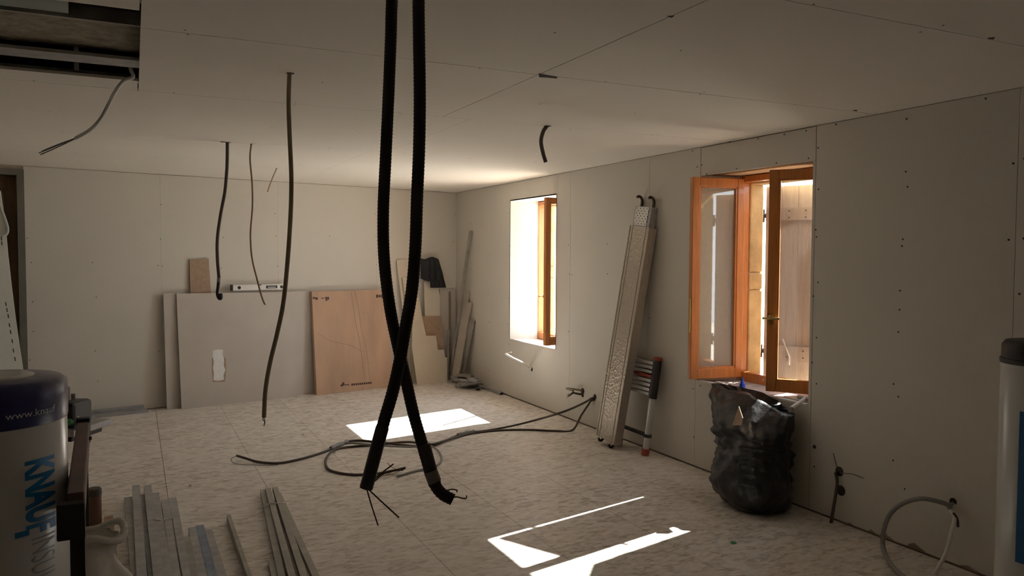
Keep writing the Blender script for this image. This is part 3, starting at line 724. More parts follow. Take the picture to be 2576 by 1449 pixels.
# inner (upper) section with perforated end plate
inner = spbox('inner_section', 'steel', Ls-.05, Lp+.005, -.118, .118, -.07, -.008)
endp = spbox('end_plate', 'alu_white', Ls+.005, Lp, -.098, .085, -.008, -.003, bevel=.002)
hl = MB()
for i in range(7):
    for j in range(4):
        c = spt(Ls+.022+.021*i, -.08+.048*j+(.022 if i % 2 else 0), -.0028); hl.lathe(c, [(.0055, 0), (.0055, .0006)], 8, axis=fn)
tag(hl.build('perforations', 'gap', endp), kind='stuff')
for a in (-.085, .085):
    mbh = MB(); mbh.tube([spt(Lp-.02, a, -.045), spt(Lp+.045, a, -.045), spt(Lp+.075, a, -.03), spt(Lp+.085, a, -.005), spt(Lp+.075, a, .014)], .012, 8, n=4); mbh.build('hook', 'hook_steel', sp)
    mbh = MB(); mbh.tube([spt(.03, a, -.035), spt(-.015, a, -.035), spt(-.034, a, -.022), spt(-.030, a, .0), spt(-.012, a, .008)], .011, 8, n=4); mbh.build('hook', 'hook_steel', sp)
spbox('end_bracket', 'hook_steel', .004, .03, -.128, .128, -.06, -.005)

# ------------------------------------------------------------------ telescopic ladder
ld = empty('telescopic_ladder', V(3.70, 5.2, 0), 'collapsed telescopic ladder standing between plank and window', 'ladder')
Fb = V(3.715, 5.205, 0); Ft = V(3.80, 5.155, .80)
la = (Ft-Fb).normalized()
def lpt(s_, a=0.0, o=0.0): return Fb+la*s_+V(0.03, 1, 0).normalized()*a+V(-1, 0, .1).normalized()*o
for a in (0, .40):
    MB().tube([lpt(.05, a), lpt(.50, a)], .026, 14).build('stile', 'tube_alu', ld)
    MB().tube([lpt(0.004, a), lpt(.055, a)], .031, 14).build('foot', 'red_plastic', ld)
    MB().tube([lpt(.15, a), lpt(.175, a)], .033, 14).build('clamp', 'black_plastic', ld)
    MB().tube([lpt(.47, a), lpt(.78, a)], .033, 14).build('collar_stack', 'black_plastic', ld)
    MB().tube([lpt(.78, a), lpt(.805, a)], .035, 14).build('top_cap', 'red_plastic', ld)
for k in range(8):
    s_ = .50+.036*k
    c0, c1 = lpt(s_, .03), lpt(s_, .37)
    MB().bar(c0, c1, .05, .022, up=la).build('rung', 'red_plastic' if k == 4 else 'tube_alu', ld)
MB().bar(lpt(.165, .0), lpt(.165, .40), .04, .022, up=la).build('rung', 'black_plastic', ld)

# ------------------------------------------------------------------ bin bag
random.seed(5)
bag = empty('bin_bag', V(3.6, 3.95, 0), 'full black bin bag under the near window sill', 'bin bag')
prof = [  # z, cx, cy, half along Y, half along X
    (0.004, 3.60, 3.84, .15, .12), (.02, 3.60, 3.84, .225, .16), (.07, 3.59, 3.85, .26, .185), (.15, 3.585, 3.855, .285, .20), (.22, 3.59, 3.86, .275, .195), (.29, 3.605, 3.865, .25, .185),
    (.36, 3.62, 3.875, .245, .175), (.43, 3.635, 3.89, .265, .165), (.50, 3.65, 3.925, .295, .155), (.57, 3.68, 3.975, .335, .135), (.64, 3.72, 4.03, .365, .10), (.70, 3.765, 4.06, .385, .06)]
prof2 = []
for i in range(len(prof)-1):
    for k in range(4):
        t = k/4; prof2.append([prof[i][j]*(1-t)+prof[i+1][j]*t for j in range(5)])
prof2.append(list(prof[-1])); NS = 96; vs = []
for ri, (z, cx, cy, hy, hx) in enumerate(prof2):
    for k in range(NS):
        a = 2*pi*k/NS; ca, sa = cos(a), sin(a)
        ex = abs(ca)**.75*(1 if ca > 0 else -1); ey = abs(sa)**.75*(1 if sa > 0 else -1)
        f_ = 1.0
        zz = z
        if z > .35:                               # the rim slopes down towards the camera side
            side = max(0, (-ey-.1)); zz = z - side*(z-.35)*.30
        p = V(cx+hx*ex, cy+hy*ey, zz)
        nz = noise.noise(V(p.x*7, p.y*7, p.z*10))*.028 + noise.noise(V(p.x*16+3, p.y*16, p.z*24))*.014 + .006*sin(a*17+z*20)*(z/.6)
        if .3 < z < .5: nz += .012*sin(z*95+sa*3+noise.noise(p*6)*3)
        dirv = V(ca, sa, 0)
        p += dirv*nz*(0 if ri < 2 else 1)
        p.x = min(p.x, 3.84)
        vs.append(p)
fs = [(i*NS+k, i*NS+(k+1) % NS, (i+1)*NS+(k+1) % NS, (i+1)*NS+k) for i in range(len(prof2)-1) for k in range(NS)]
fs.append(list(range(NS))[::-1])
top = len(vs); c = V(3.78, 4.05, .60)
vs.append(c); o_ = (len(prof2)-1)*NS
fs += [(o_+k, o_+(k+1) % NS, top) for k in range(NS)]
bgm = MB().add(vs, fs, True).build('sack', 'bag', bag)
# torn flap showing cardboard inside, drawn corner up to the sill
def bagpt(px, py, X): return onx(px, py, X)
MB().prism([bagpt(1858, 1022, 3.49), bagpt(1868, 1052, 3.475), bagpt(1866, 1070, 3.47), bagpt(1842, 1070, 3.47), bagpt(1847, 1052, 3.475)], (.006, 0, 0)).build('cardboard_flap', 'board_brown', bag)
# ------------------------------------------------------------------ things on the sill
ham = empty('hammer', V(3.86, 3.75, .68), 'hammer with pale handle lying over the sill edge', 'hammer')
h0 = onx(1986, 1030, 3.70); h1 = V(3.93, 3.735, .70)
h0 = V(3.715, 3.70, .60) if False else onx(1988, 1030, 3.74); 
MB().tube([h0, h0*.5+h1*.5, h1], .0135, 10, rad=lambda t: .0155-.004*t).build('handle', 'cable_pale', ham)
MB().tube([h1+V(-.005, -.055, -.004), h1+V(-.005, .06, -.004)], .014, 10).build('head', 'steel', ham)
MB().tube([h0-(h1-h0).normalized()*.004, h0+(h1-h0).normalized()*.012], .017, 10).build('end_cap', 'cable_grey', ham)
bn = empty('glue_nozzle', onx(1868, 984, 3.875), 'small bright blue nozzle bottle on the sill edge', 'bottle')
bc = onx(1867, 990, 3.888); bc.z = .674
MB().lathe(bc, [(.020, 0), (.021, .02), (.019, .04)], 14).build('bottle', 'blue_plastic', bn)
MB().lathe(bc+V(0, 0, .04), [(.014, 0), (.009, .022), (.003, .045)], 14).build('nozzle', 'blue_plastic', bn)
for (px, py, X, m_, lb, nm, sz) in ((1812, 962, 3.93, 'plaster_white', 'white plaster scrap on the sill under the far casement', 'plaster_scrap', .05),
                               (1838, 958, 3.98, 'dust', 'small pale scrap on the sill behind the blue bottle', 'plaster_scrap', .035)):
    p = onx(px, py, X); p.z = .6725
    tag(MB().prism([p+V(-.02, -sz, 0), p+V(.02, -sz*.8, 0), p+V(.025, sz, 0), p+V(-.01, sz*.9, 0)], (0, 0, .006)).build(nm, m_), lb, 'plaster scrap', 'scraps on the sill')
pp = V(3.93, 3.80, .6725)
tag(MB().prism([pp+V(-.05, -.09, 0), pp+V(.07, -.10, 0), pp+V(.09, .08, 0), pp+V(-.03, .10, 0)], (0, 0, .014)).build('paper_pack', 'film'), 'pale blue flat pack on the sill beneath the hammer', 'pack')

# ------------------------------------------------------------------ cables
def ribbed(pts, r, n, pitch):
    P = catmull(pts, n)
    # resample at half pitch with alternating radius
    L = [0]
    for a, b in zip(P, P[1:]): L.append(L[-1]+(b-a).length)
    N = int(L[-1]/(pitch/2)); out = []; j = 0
    for k in range(N+1):
        s_ = L[-1]*k/N
        while j < len(L)-2 and L[j+1] < s_: j += 1
        t = (s_-L[j])/(L[j+1]-L[j]+1e-9); out.append(P[j].lerp(P[j+1], t))
    return out, N
def conduit(px, dist, label, top_x, ends, r, slant=0.0):
    pts = [atd(x, y, dist+slant*(y/1449)) for x, y in px]
    top_ = pts[0]; anchor = V(top_.x+top_x, top_.y, H)
    root = empty('hanging_conduit', anchor, label, 'cable', 'black conduits hanging in front of the camera')
    full = [anchor, anchor.lerp(top_, .5)] + pts
    out, N = ribbed(full, r, 8, .0068)
    MB().tube(out, r, 12, rad=lambda t: r*(1.0 if int(round(t*N)) % 2 else .93)).build('sheath', 'conduit', root)
    return root, pts
c1, p1 = conduit([(986, 0), (983, 100), (977, 250), (970, 400), (964, 540), (967, 660), (982, 780), (1003, 880), (1022, 960), (1040, 1040), (1060, 1110), (1077, 1170), (1092, 1215), (1112, 1242), (1139, 1257)], 1.50, 'black ribbed conduit ending in a hook to the right, with grey tape', 0.02, None, .0118)
e = p1[-1]; D = 1.5
MB().tube([atd(x, y, D) for x, y in ((1066, 1118), (1076, 1155), (1085, 1190), (1094, 1218))], .0128, 12, n=4).build('tape_wrap', 'tape', c1)
MB().tube([atd(x, y, D-.004) for x, y in ((1083, 1185), (1088, 1198), (1093, 1212))], .0135, 12, n=3).build('tape_band', 'cable_grey', c1)
for pp_ in (((1134, 1252), (1150, 1250), (1160, 1253), (1172, 1254), (1174, 1246)), ((1120, 1236), (1135, 1231), (1149, 1233), (1149, 1238))):
    MB().tube([atd(x, y, D) for x, y in pp_], .0014, 6, n=4).build('conductor', 'wire', c1)
c2, p2 = conduit([(1053, 0), (1054, 100), (1056, 250), (1054, 380), (1049, 500), (1045, 620), (1036, 730), (1019, 830), (1005, 910), (988, 985), (966, 1060), (950, 1120), (934, 1180), (921, 1226)], 1.44, 'straight black ribbed conduit with two bare wires spreading from its end', 0.0, None, .0118)
D = 1.44
MB().tube([atd(x, y, D) for x, y in ((962, 1075), (949, 1122), (936, 1172), (921, 1228))], .0125, 12, n=4).build('tape_wrap', 'tape', c2)
for pp_ in (((922, 1228), (934, 1270), (951, 1322)), ((924, 1228), (960, 1262), (1004, 1302)), ((930, 1222), (960, 1195), (984, 1185), (1015, 1182)), ((930, 1215), (960, 1190), (990, 1167))):
    MB().tube([atd(x, y, D) for x, y in pp_], .0014, 6, n=4).build('conductor', 'wire', c2)

def hang(px, r, material, label, ends=(), grp='cables hanging from the ceiling', dd=0.0, wires='wire', wr=.002):
    A = onz(*px[0], H); d0 = depth(A)
    root = empty('hanging_cable', A, label, 'cable', grp)
    pts = [A+V(0, 0, .02)]+[atd(x, y, d0+dd*i/len(px)) for i, (x, y) in enumerate(px)]
    MB().tube(pts, r, 10, n=6).build('sheath', material, root)
    MB().lathe(A+V(.004, 0, -.0012), [(r*1.9, 0), (r*1.9, .001)], 12).build('ceiling_hole', 'gap', root)
    for e in ends: MB().tube([atd(x, y, d0+dd) for x, y in e], wr, 6, n=4).build('conductor', wires, root)
    return root, d0
hang([(728, 184), (726, 260), (729, 350), (733, 450), (731, 540), (724, 650), (713, 760), (697, 840), (680, 910), (668, 980), (664, 1050)], .0098, 'cable_olive', 'long olive cable hanging almost to the floor', [((664, 1048), (661, 1056), (667, 1062), (664, 1068)), ((663, 1048), (666, 1058), (664, 1072))])
hb, dB = hang([(572, 358), (571, 420), (566, 480), (555, 540), (547, 600), (547, 650), (551, 700)], .0118, 'cable_dark', 'dark cable with a taped hooked end beside the spirit level')
MB().tube([atd(x, y, dB) for x, y in ((551, 694), (549, 720), (547, 738), (551, 750), (556, 750), (556, 738))], .0125, 10, n=5).build('hooked_end', 'tape', hb)
MB().tube([atd(x, y, dB-.003) for x, y in ((550.6, 698), (550, 710))], .0135, 10).build('tape_band', 'cable_grey', hb)
hang([(632, 362), (629, 400), (634, 460), (635, 520), (630, 590), (634, 650), (646, 700), (658, 745), (666, 766)], .0062, 'cable_red', 'thin reddish brown cable ending over the spirit level', [((663, 760), (667, 764), (668, 768))])
hang([(696, 423), (688, 442), (680, 462), (673, 483)], .0055, 'cable_red', 'very short thin cable stub near the end wall', [])
hang([(1376, 317), (1367, 330), (1361, 355), (1366, 385), (1373, 408)], .0125, 'cable_dark', 'short dark cable stub bent near the ceiling joint crossing', [])
# plaster hole beside the dark cable
hA = onz(560, 357, H); scuff('scuff', [hA+V(-.015, -.02, 0), hA+V(.02, -.02, 0), hA+V(.02, .02, 0), hA+V(-.015, .02, 0)], ceil)
# pale flat cable coming out of the ceiling opening
A = V(0.02, 4.10, 2.50); fc = empty('pale_cable', A, 'pale grey cable drooping from the ceiling opening', 'cable')
dF = depth(onz(345, 195, H))
pf = [A+V(.25, .0, .02), A] + [atd(x, y, dF+.02*i) for i, (x, y) in enumerate(((335, 193), (312, 203), (290, 230), (272, 265), (252, 300), (225, 328), (190, 348)))]
MB().tube(pf, .0088, 10, n=6).build('sheath', 'cable_pale', fc)
for q_ in (((195, 346), (150, 364), (98, 385)), ((195, 346), (152, 367), (102, 389)), ((195, 346), (150, 362), (106, 380))):
    MB().tube([atd(x, y, dF+.14) for x, y in q_], .0026, 6, n=4).build('conductor', 'cable_grey', fc)

# cables on the floor from the wall outlet
FC = 'cables trailing on the floor'
r_ = .0095
def floorpath(px, z=r_): return [fl(x, y, z) for x, y in px]
O = onx(1497, 1000, XR)
k1 = empty('floor_cable', fl(1165, 1092), 'black cable trailing from the wall outlet to the middle of the floor', 'cable', FC)
pA = [O+V(.02, 0, 0), O+V(-.03, .02, -.01), onx(1470, 1013, XR-.05), onz(1420, 1035, .22), onz(1350, 1056, .10), onz(1290, 1071, .03)] + floorpath([(1230, 1082), (1190, 1087), (1160, 1092), (1120, 1108), (1080, 1122), (1030, 1121), (960, 1113), (905, 1108), (870, 1112), (840, 1127), (800, 1142), (750, 1156), (700, 1165), (650, 1162)]) + [fl(615, 1152, .03), fl(594, 1146, .05)]
MB().tube(pA, r_, 10, n=6).build('sheath', 'cable_dark', k1)
MB().tube([fl(597, 1147, .05), fl(584, 1152, .03), fl(582, 1160, .01), fl(600, 1168, .005), fl(660, 1170, .004), fl(700, 1169, .004)], .003, 6, n=5).build('pull_wire', 'cable_grey', k1)
k2 = empty('floor_cable', fl(1440, 1083), 'second black cable dropping from the outlet and ending in a loop near the conduits', 'cable', FC)
pB = [O+V(.02, 0, -.02), O+V(-.03, .02, -.03), onx(1480, 1018, XR-.04), onx(1462, 1045, XR-.10)] + floorpath([(1440, 1082), (1400, 1084), (1330, 1081), (1260, 1082), (1200, 1088), (1165, 1095)], r_) + [fl(1120, 1108, r_*2.2), fl(1080, 1118, r_*2.6), fl(1030, 1112, r_*2), fl(980, 1115, r_)] + floorpath([(930, 1120), (880, 1124), (845, 1130)]) + floorpath([(828, 1142), (819, 1160), (824, 1178), (845, 1188), (890, 1194), (950, 1191)]) + [fl(990, 1184, .02), fl(1020, 1177, .04)]
MB().tube(pB, r_, 10, n=6).build('sheath', 'cable_dark', k2)
for q_ in (((1012, 1179), (985, 1188), (955, 1203), (930, 1222)), ((1015, 1180), (992, 1190), (965, 1197)), ((1000, 1182), (985, 1175), (975, 1165))):
    MB().tube([fl(x, y, .02) for x, y in q_], .0022, 6, n=4).build('conductor', 'wire', k2)
k3 = empty('floor_cable', fl(1100, 1150), 'cable loop curling right of the crossed conduits on the floor', 'cable', FC)
MB().tube([fl(868, 1114, .03)] + [fl(905, 1116, .03), fl(960, 1121, .028), fl(1030, 1124, .026)] + [fl(1075, 1121, .03), fl(1098, 1130, .02)] + floorpath([(1110, 1148), (1108, 1163), (1094, 1173), (1078, 1178), (1040, 1186), (1000, 1198)]), .0085, 10, n=6).build('sheath', 'cable_grey', k3)
for i, (a, b) in enumerate((((1152, 1094), (1192, 1086)), ((832, 1128), (872, 1112)))):
    pa, pb = fl(*a, .014), fl(*b, .014)
    tag(MB().tube([pa, (pa+pb)/2+V(0, 0, .004), pb], .016, 8, n=3, rad=lambda t: .018+.004*sin(t*14)).build('tape_knot', 'cable_grey'), ['taped joint on the floor cables beside the sun patch', 'taped joint on the floor cables left of the conduits'][i], 'tape', 'taped cable joints')
# wall outlets with stubs
def outlet(px, r=.02, par=wallr): 
    p = onx(*px, XR); MB().lathe(p, [(r, -.001), (r, .003)], 12, axis=V(-1, 0, 0)).build('outlet_hole', 'gap', par); return p
outlet((1497, 998), .025)
p = outlet((1466, 984), .03); p2_ = outlet((1466, 994), .022)
ws = empty('wall_cable_stub', p, 'pair of cut cable stubs sticking out beside the floor cable outlet', 'cable stub', 'cable stubs in the window wall')
MB().tube([p+V(.02, 0, 0), p+V(-.05, .05, .012), p+V(-.10, .14, .012), onx(1442, 983, XR-.12)], .010, 10, n=5).build('sheath', 'cable_olive', ws)
MB().tube([p2_+V(.02, 0, 0), p2_+V(-.05, .06, .012), onx(1442, 988, XR-.10), onx(1430, 996, XR-.13)], .010, 10, n=5).build('sheath', 'cable_dark', ws)
for k in range(3): MB().tube([onx(1431, 995, XR-.13), onx(1425, 992+5*k, XR-.13-.01*k)], .002, 6).build('conductor', 'wire', ws)
p = outlet((1338, 929), .022)
ws = empty('wall_cable_stub', p, 'pale cable stub poking into the sunlight below the far window', 'cable stub', 'cable stubs in the window wall')
e_ = onx(1272, 890, 3.36)
MB().tube([p+V(.02, 0, .01), p+V(-.04, .02, .02), p.lerp(e_, .4)+V(0, 0, .01), p.lerp(e_, .75), e_], .011, 10, n=6).build('sheath', 'cable_white', ws)
MB().tube([e_+V(.0, .0, .004), onx(1282, 887, 3.36), onx(1288, 886, 3.38)], .003, 6, n=3).build('conductor', 'cable_white', ws)
p = outlet((2112, 1186), .03)
ws = empty('wall_cable_stub', p, 'brown cable hanging down the wall right of the bin bag', 'cable stub', 'cable stubs in the window wall')
MB().tube([p+V(.02, 0, 0), p+V(-.02, .01, -.01), onx(2106, 1215, XR-.03), onx(2098, 1270, XR-.05), onx(2090, 1320, XR-.06), onx(2088, 1352, XR-.07)], .0095, 10, n=6).build('sheath', 'cable_dark', ws)
MB().tube([onx(2088, 1350, XR-.07), onx(2080, 1360, XR-.07), onx(2086, 1366, XR-.07)], .002, 6, n=3).build('conductor', 'wire', ws)
for q_ in (((2112, 1186), (2104, 1170), (2096, 1140)), ((2116, 1190), (2145, 1193), (2172, 1203))):
    MB().tube([onx(x, y, XR-.003) for x, y in q_], .003, 6, n=4).build('dust_trace', 'plinth', wallr)
outlet((2116, 1234), .032); outlet((2049, 1124), .012); outlet((2398, 1262), .02)
p = onx(2398, 1264, XR)
ws = empty('wall_cable_stub', p, 'grey conduit curling in a big loop from the wall outlet', 'cable stub', 'cable stubs in the window wall')
Xc = 3.70
MB().tube([p+V(.02, 0, 0), p+V(-.03, .0, -.02), onx(2385, 1270, 3.80), onx(2345, 1258, 3.74), onx(2310, 1255, Xc), onx(2270, 1267, Xc-.02), onx(2240, 1292, Xc-.04), onx(2224, 1330, Xc-.06), onz(2221, 1372, .05), onz(2232, 1405, .022), onz(2252, 1432, .014), onz(2275, 1452, .013), onz(2300, 1470, .013)], .0125, 12, n=6).build('sheath', 'cable_grey', ws)
MB().tube([p+V(.02, -.01, 0), p+V(-.03, -.01, -.03), onx(2402, 1300, 3.80), onx(2396, 1330, 3.77), onx(2382, 1385, 3.73), onx(2362, 1425, 3.69), onx(2350, 1450, 3.66), onx(2344, 1470, 3.65)], .0105, 12, n=6).build('sheath', 'cable_pale', ws)
MB().tube([onx(2398, 1290, 3.79), onx(2408, 1305, 3.80), onx(2410, 1325, 3.81)], .006, 8, n=4).build('tie', 'cable_dark', ws)

# ------------------------------------------------------------------ wrapped text helper for the rolls
def text_mesh(body, size, bold=0.0):
    cu = bpy.data.curves.new('text', 'FONT'); cu.body = body; cu.size = size; cu.offset = bold; cu.fill_mode = 'FRONT'; cu.resolution_u = 4
    ob = bpy.data.objects.new('text', cu); col.objects.link(ob); bpy.context.view_layer.update()
    dg = bpy.context.evaluated_depsgraph_get(); me = bpy.data.meshes.new_from_object(ob.evaluated_get(dg))
    bpy.data.objects.remove(ob); bpy.data.curves.remove(cu); return me
def wrap_text(name, body, size, par, centre, R, ang0, z0, material, vertical=True, bold=0.0, sx=1.0, sy=1.0):
    """lay text on a vertical cylinder; vertical=True reads downwards, letter tops turned to the right"""
    me = text_mesh(body, size, bold); bm = bmesh.new(); bm.from_mesh(me)
    ax_ = 1 if vertical else 0
    lo = min(v.co[ax_] for v in bm.verts); hi = max(v.co[ax_] for v in bm.verts); k = lo
    while k < hi:
        no = V(0, 1, 0) if vertical else V(1, 0, 0)
        bmesh.ops.bisect_plane(bm, geom=bm.verts[:]+bm.edges[:]+bm.faces[:], plane_co=no*k, plane_no=no); k += .008
    inv = par.matrix_basis.inverted()
    for v in bm.verts:
        x, y = v.co.x*sx, v.co.y*sy
        if vertical: s_, z = y, z0-x
        else: s_, z = x, z0+y
        a = ang0 + s_/R
        v.co = inv @ V(centre.x+(R+.0012)*cos(a), centre.y+(R+.0012)*sin(a), z)
    bm.to_mesh(me); bm.free()
    me.materials.clear(); me.materials.append(MATS[material])
    ob = bpy.data.objects.new(name, me); ob.parent = par; col.objects.link(ob); return ob
def roll_things(centre, R, ztop, label, capm, caph, caps_name):
    root = empty('insulation_roll', V(centre.x, centre.y, 0), label, 'insulation roll', 'wrapped rolls standing in the foreground')
    prof_ = [(R*.97, .0), (R, .02)] + [(R*(1+.003*sin(i*2.3)), .02+(ztop-.04)*i/14) for i in range(1, 15)] + [(R*.98, ztop-.01), (R*.9, ztop)]
    MB().lathe(V(centre.x, centre.y, 0), prof_, 64).build('wrapping', 'film', root)
    return root
# left roll
dK = 2.6; Kc = atd(-38, 1100, dK); Kc.z = 0; KR = .239; KZ = 1.198
roll1 = roll_things(Kc, KR, KZ, 'white wrapped insulation roll with navy end band at the left edge', 'film_navy', .13, None)
MB().lathe(V(Kc.x, Kc.y, 0), [(KR+.0008, KZ-.133), (KR+.003, KZ-.125), (KR+.004, KZ-.05), (KR+.002, KZ-.01), (KR*.93, KZ+.004), (KR*.55, KZ+.012), (KR*.30, KZ+.004)], 64).build('end_band', 'film_navy', roll1)
MB().lathe(V(Kc.x, Kc.y, KZ+.002), [(KR*.62, 0), (KR*.60, .012), (KR*.45, .014)], 40).build('end_disc', 'film', roll1)
def ang_of(px, centre, R, d):       # angle on the cylinder whose surface point appears at pixel column px
    best = None
    for k in range(720):
        a = 2*pi*k/720; p = V(centre.x+R*cos(a), centre.y+R*sin(a), 1.0); nrm_ = V(cos(a), sin(a), 0)
        if nrm_.dot(CAM-p) < 0: continue
        q_ = p-CAM; x = 1288+FPX*q_.dot(RT)/q_.dot(FWD)
        if best is None or abs(x-px) < best[0]: best = (abs(x-px), a)
    return best[1]
def zpix(a, centre, R, py):         # height on the cylinder at angle a that appears at pixel row py
    lo, hi = -1.0, 2.5
    for _ in range(40):
        mid_ = (lo+hi)/2; q_ = V(centre.x+R*cos(a), centre.y+R*sin(a), mid_)-CAM
        if 724.5-FPX*q_.dot(UP)/q_.dot(FWD) > py: lo = mid_
        else: hi = mid_
    return lo
a0 = ang_of(66, Kc, KR, dK); a1 = ang_of(134, Kc, KR, dK); am = (a0+a1)/2
hh = (a1-a0)*KR; sg = 1 if hh > 0 else -1
zt = zpix(am, Kc, KR, 1150); zt1 = zpix(am, Kc, KR, 1336); zt2 = zpix(am, Kc, KR, 1343)
wrap_text('brand_print', 'KNAUF', .165, roll1, Kc, KR, a0, zt, 'print_blue', bold=.007, sx=(zt-zt1)/.545, sy=abs(hh)/.117*sg)
wrap_text('brand_print', 'INSULATION', .16, roll1, Kc, KR, a0+(a1-a0)*.10, zt2, 'print_grey', bold=-.001, sx=.36, sy=abs(hh)/.128*sg)
zb_ = zpix(am, Kc, KR, 1327)
fb = MB()
fb.add([V(Kc.x+(KR+.0013)*cos(a), Kc.y+(KR+.0013)*sin(a), z) for z in (zb_-.009, zb_+.009) for a in [a0-(a1-a0)*.38+(a1-a0)*.42*k/6 for k in range(7)]], [(k, k+1, 8+k, 7+k) for k in range(6)])
fb.build('brand_print', 'print_blue', roll1)
aw = ang_of(14, Kc, KR, dK)
wrap_text('web_print', 'www.knauf', .032, roll1, Kc, KR+.0035, aw, KZ-.098, 'print_white', vertical=False, sx=1.15)
# right roll
Rc = atd(2620, 1200, 3.2); RR = .155; RZ = onp(2540, 905, V(Rc.x, Rc.y, 0)-FWD*RR, FWD).z
Rc.z = 0
roll2 = roll_things(Rc, RR, RZ, 'white wrapped roll with black cap at the right edge', 'black_plastic', .1, None)
MB().lathe(V(Rc.x, Rc.y, 0), [(RR+.001, RZ-.03), (RR+.004, RZ-.028), (RR+.004, RZ-.012), (RR*.99, RZ-.008)], 48).build('cap_ring', 'black_plastic', roll2)
MB().lathe(V(Rc.x, Rc.y, 0), [(RR*.99, RZ-.006), (RR*.985, RZ+.045), (RR*.9, RZ+.062), (RR*.3, RZ+.064)], 48).build('cap', 'black_plastic', roll2)
ab = ang_of(2566, Rc, RR, 3.2)
lb_ = MB(); rows_ = []
zb0 = onp(2570, 1430, V(Rc.x, Rc.y, 0)-FWD*RR, FWD).z; zb1 = onp(2570, 1040, V(Rc.x, Rc.y, 0)-FWD*RR, FWD).z
pts_ = []
for k in range(13):
    a = ab + (1.3*k/12); pts_.append((cos(a), sin(a)))
lb_.add([V(Rc.x+(RR+.0025)*c_, Rc.y+(RR+.0025)*s_, z) for z in (zb0, zb1) for c_, s_ in pts_], [(k, k+1, 13+k+1, 13+k) for k in range(12)], True)
lb_.build('label_band', 'film_blue', roll2)

# ------------------------------------------------------------------ trestle and saw at the left
tr = empty('trestle', atd(190, 1300, 2.5)*1.0, 'brown steel trestle beam with black end post at lower left', 'trestle')
tr.location.z = 0
zb = .88
b0 = onz(190, 1240, zb); b1 = onz(209, 1062, zb)
bd = (b1-b0).normalized(); bs = bd.cross(V(0, 0, 1)).normalized()
MB().bar(b0-V(0, 0, .045), b1-V(0, 0, .045), .050, .09).build('beam', 'trestle_brown', tr, bevel=.006)
MB().bar(b0-bs*.010-V(0, 0, .105), b1-bs*.010-V(0, 0, .105), .028, .03).build('side_rail', 'cable_dark', tr)
MB().bar(b0-bd*.05-bs*.012-V(0, 0, .075), b0-bd*.001-bs*.012-V(0, 0, .075), .076, .11).build('end_block', 'trestle_black', tr, bevel=.004)
MB().bar(b1+bd*.001-V(0, 0, .04), b1+bd*.05-V(0, 0, .04), .055, .11).build('end_block', 'trestle_black', tr, bevel=.004)
for P_ in (b0-bd*.026+bs*.004, b1+bd*.026-bs*.004):
    f_ = V(P_.x, P_.y, 0)
    MB().bar(f_, P_-V(0, 0, .09), .040, .040, up=bd).build('leg', 'trestle_black', tr)
    MB().bar(f_-bs*.05+V(0, 0, .012), f_+bs*.05+V(0, 0, .012), .04, .024).build('foot', 'trestle_black', tr)
MB().lathe(onz(226, 1107, .845), [(.006, 0), (.008, .006), (.008, .014)], 10).build('knob', 'trestle_black', tr)
# mitre saw on its stand
sw = empty('mitre_saw', atd(165, 1110, 3.9), 'dark mitre saw with green knobs behind the left roll', 'saw')
sw.location.z = 0
ds = 3.75
def sb(x0, y0, x1, y1, d0, d1, name, m_, bevel=.006):
    poly = [atd(x0, y0, d0), atd(x1, y0, d0), atd(x1, y1, d0), atd(x0, y1, d0)]
    return MB().prism(poly, FWD*(d1-d0)).build(name, m_, sw, bevel)
sb(70, 1014, 184, 1078, ds, ds+.18, 'motor_body', 'black_plastic', .02)
sb(60, 1084, 186, 1100, ds-.03, ds+.32, 'saw_table', 'steel', .003)
sb(60, 1100, 180, 1112, ds, ds+.28, 'table_edge', 'trestle_black', .003)
MB().tube([atd(173, 1012, ds+.10), atd(173, 972, ds+.10)], .009, 10).build('guide_rod', 'cable_white', sw)
MB().tube([atd(184, 990, ds+.14), atd(190, 1035, ds+.14)], .012, 10).build('arm', 'steel', sw)
MB().tube([atd(186, 1040, ds+.05), atd(193, 1055, ds+.04), atd(190, 1080, ds+.03)], .012, 10, n=4).build('blade_guard', 'steel', sw)
for (x, y, r) in ((173, 1062, .017), (159, 1073, .013)):
    MB().lathe(atd(x, y, ds-.001), [(r, -.012), (r, .006), (r*.6, .010)], 14, axis=-FWD).build('knob', 'green_knob', sw)
P_ = atd(120, 1105, ds+.14)
for dx, dy in ((-.12, -.1), (.06, -.1), (-.12, .1), (.06, .1)):
    q_ = V(P_.x+dx, P_.y+dy, 0)
    MB().bar(q_, V(q_.x, q_.y, P_.z+.005), .035, .035, up=V(1, 0, 0)).build('leg', 'steel', sw)
# white sack and brown canister on the floor under the trestle
wb = fl(220, 1400); wb = V(-0.172, 3.41, 0)
sk = empty('white_sack', wb, 'crumpled white cloth sack under the trestle', 'sack')
vs = []; NS = 40; NR = 16
for i in range(NR+1):
    t = i/NR; z = .52*t; rr = .118*(1-.15*(2*t-1)**2)*(1 if t < .85 else .92)
    if i == 0: rr *= .9
    for k in range(NS):
        a = 2*pi*k/NS; p = V(wb.x+rr*cos(a)*1.1, wb.y+rr*sin(a), z)
        q_ = noise.noise(V(p.x*9, p.y*9, p.z*9))*.05+noise.noise(V(p.x*22, p.y*22, p.z*22))*.02
        vs.append(p+V(cos(a), sin(a), .5 if i > 3 else 0)*q_*(1 if i else 0))
fs = [(i*NS+k, i*NS+(k+1) % NS, (i+1)*NS+(k+1) % NS, (i+1)*NS+k) for i in range(NR) for k in range(NS)] + [list(range(NS))[::-1]]
vs.append(wb+V(0, 0, .42)); fs += [(NR*NS+k, NR*NS+(k+1) % NS, len(vs)-1) for k in range(NS)]
MB().add(vs, fs, True).build('sack', 'cloth_white', sk)
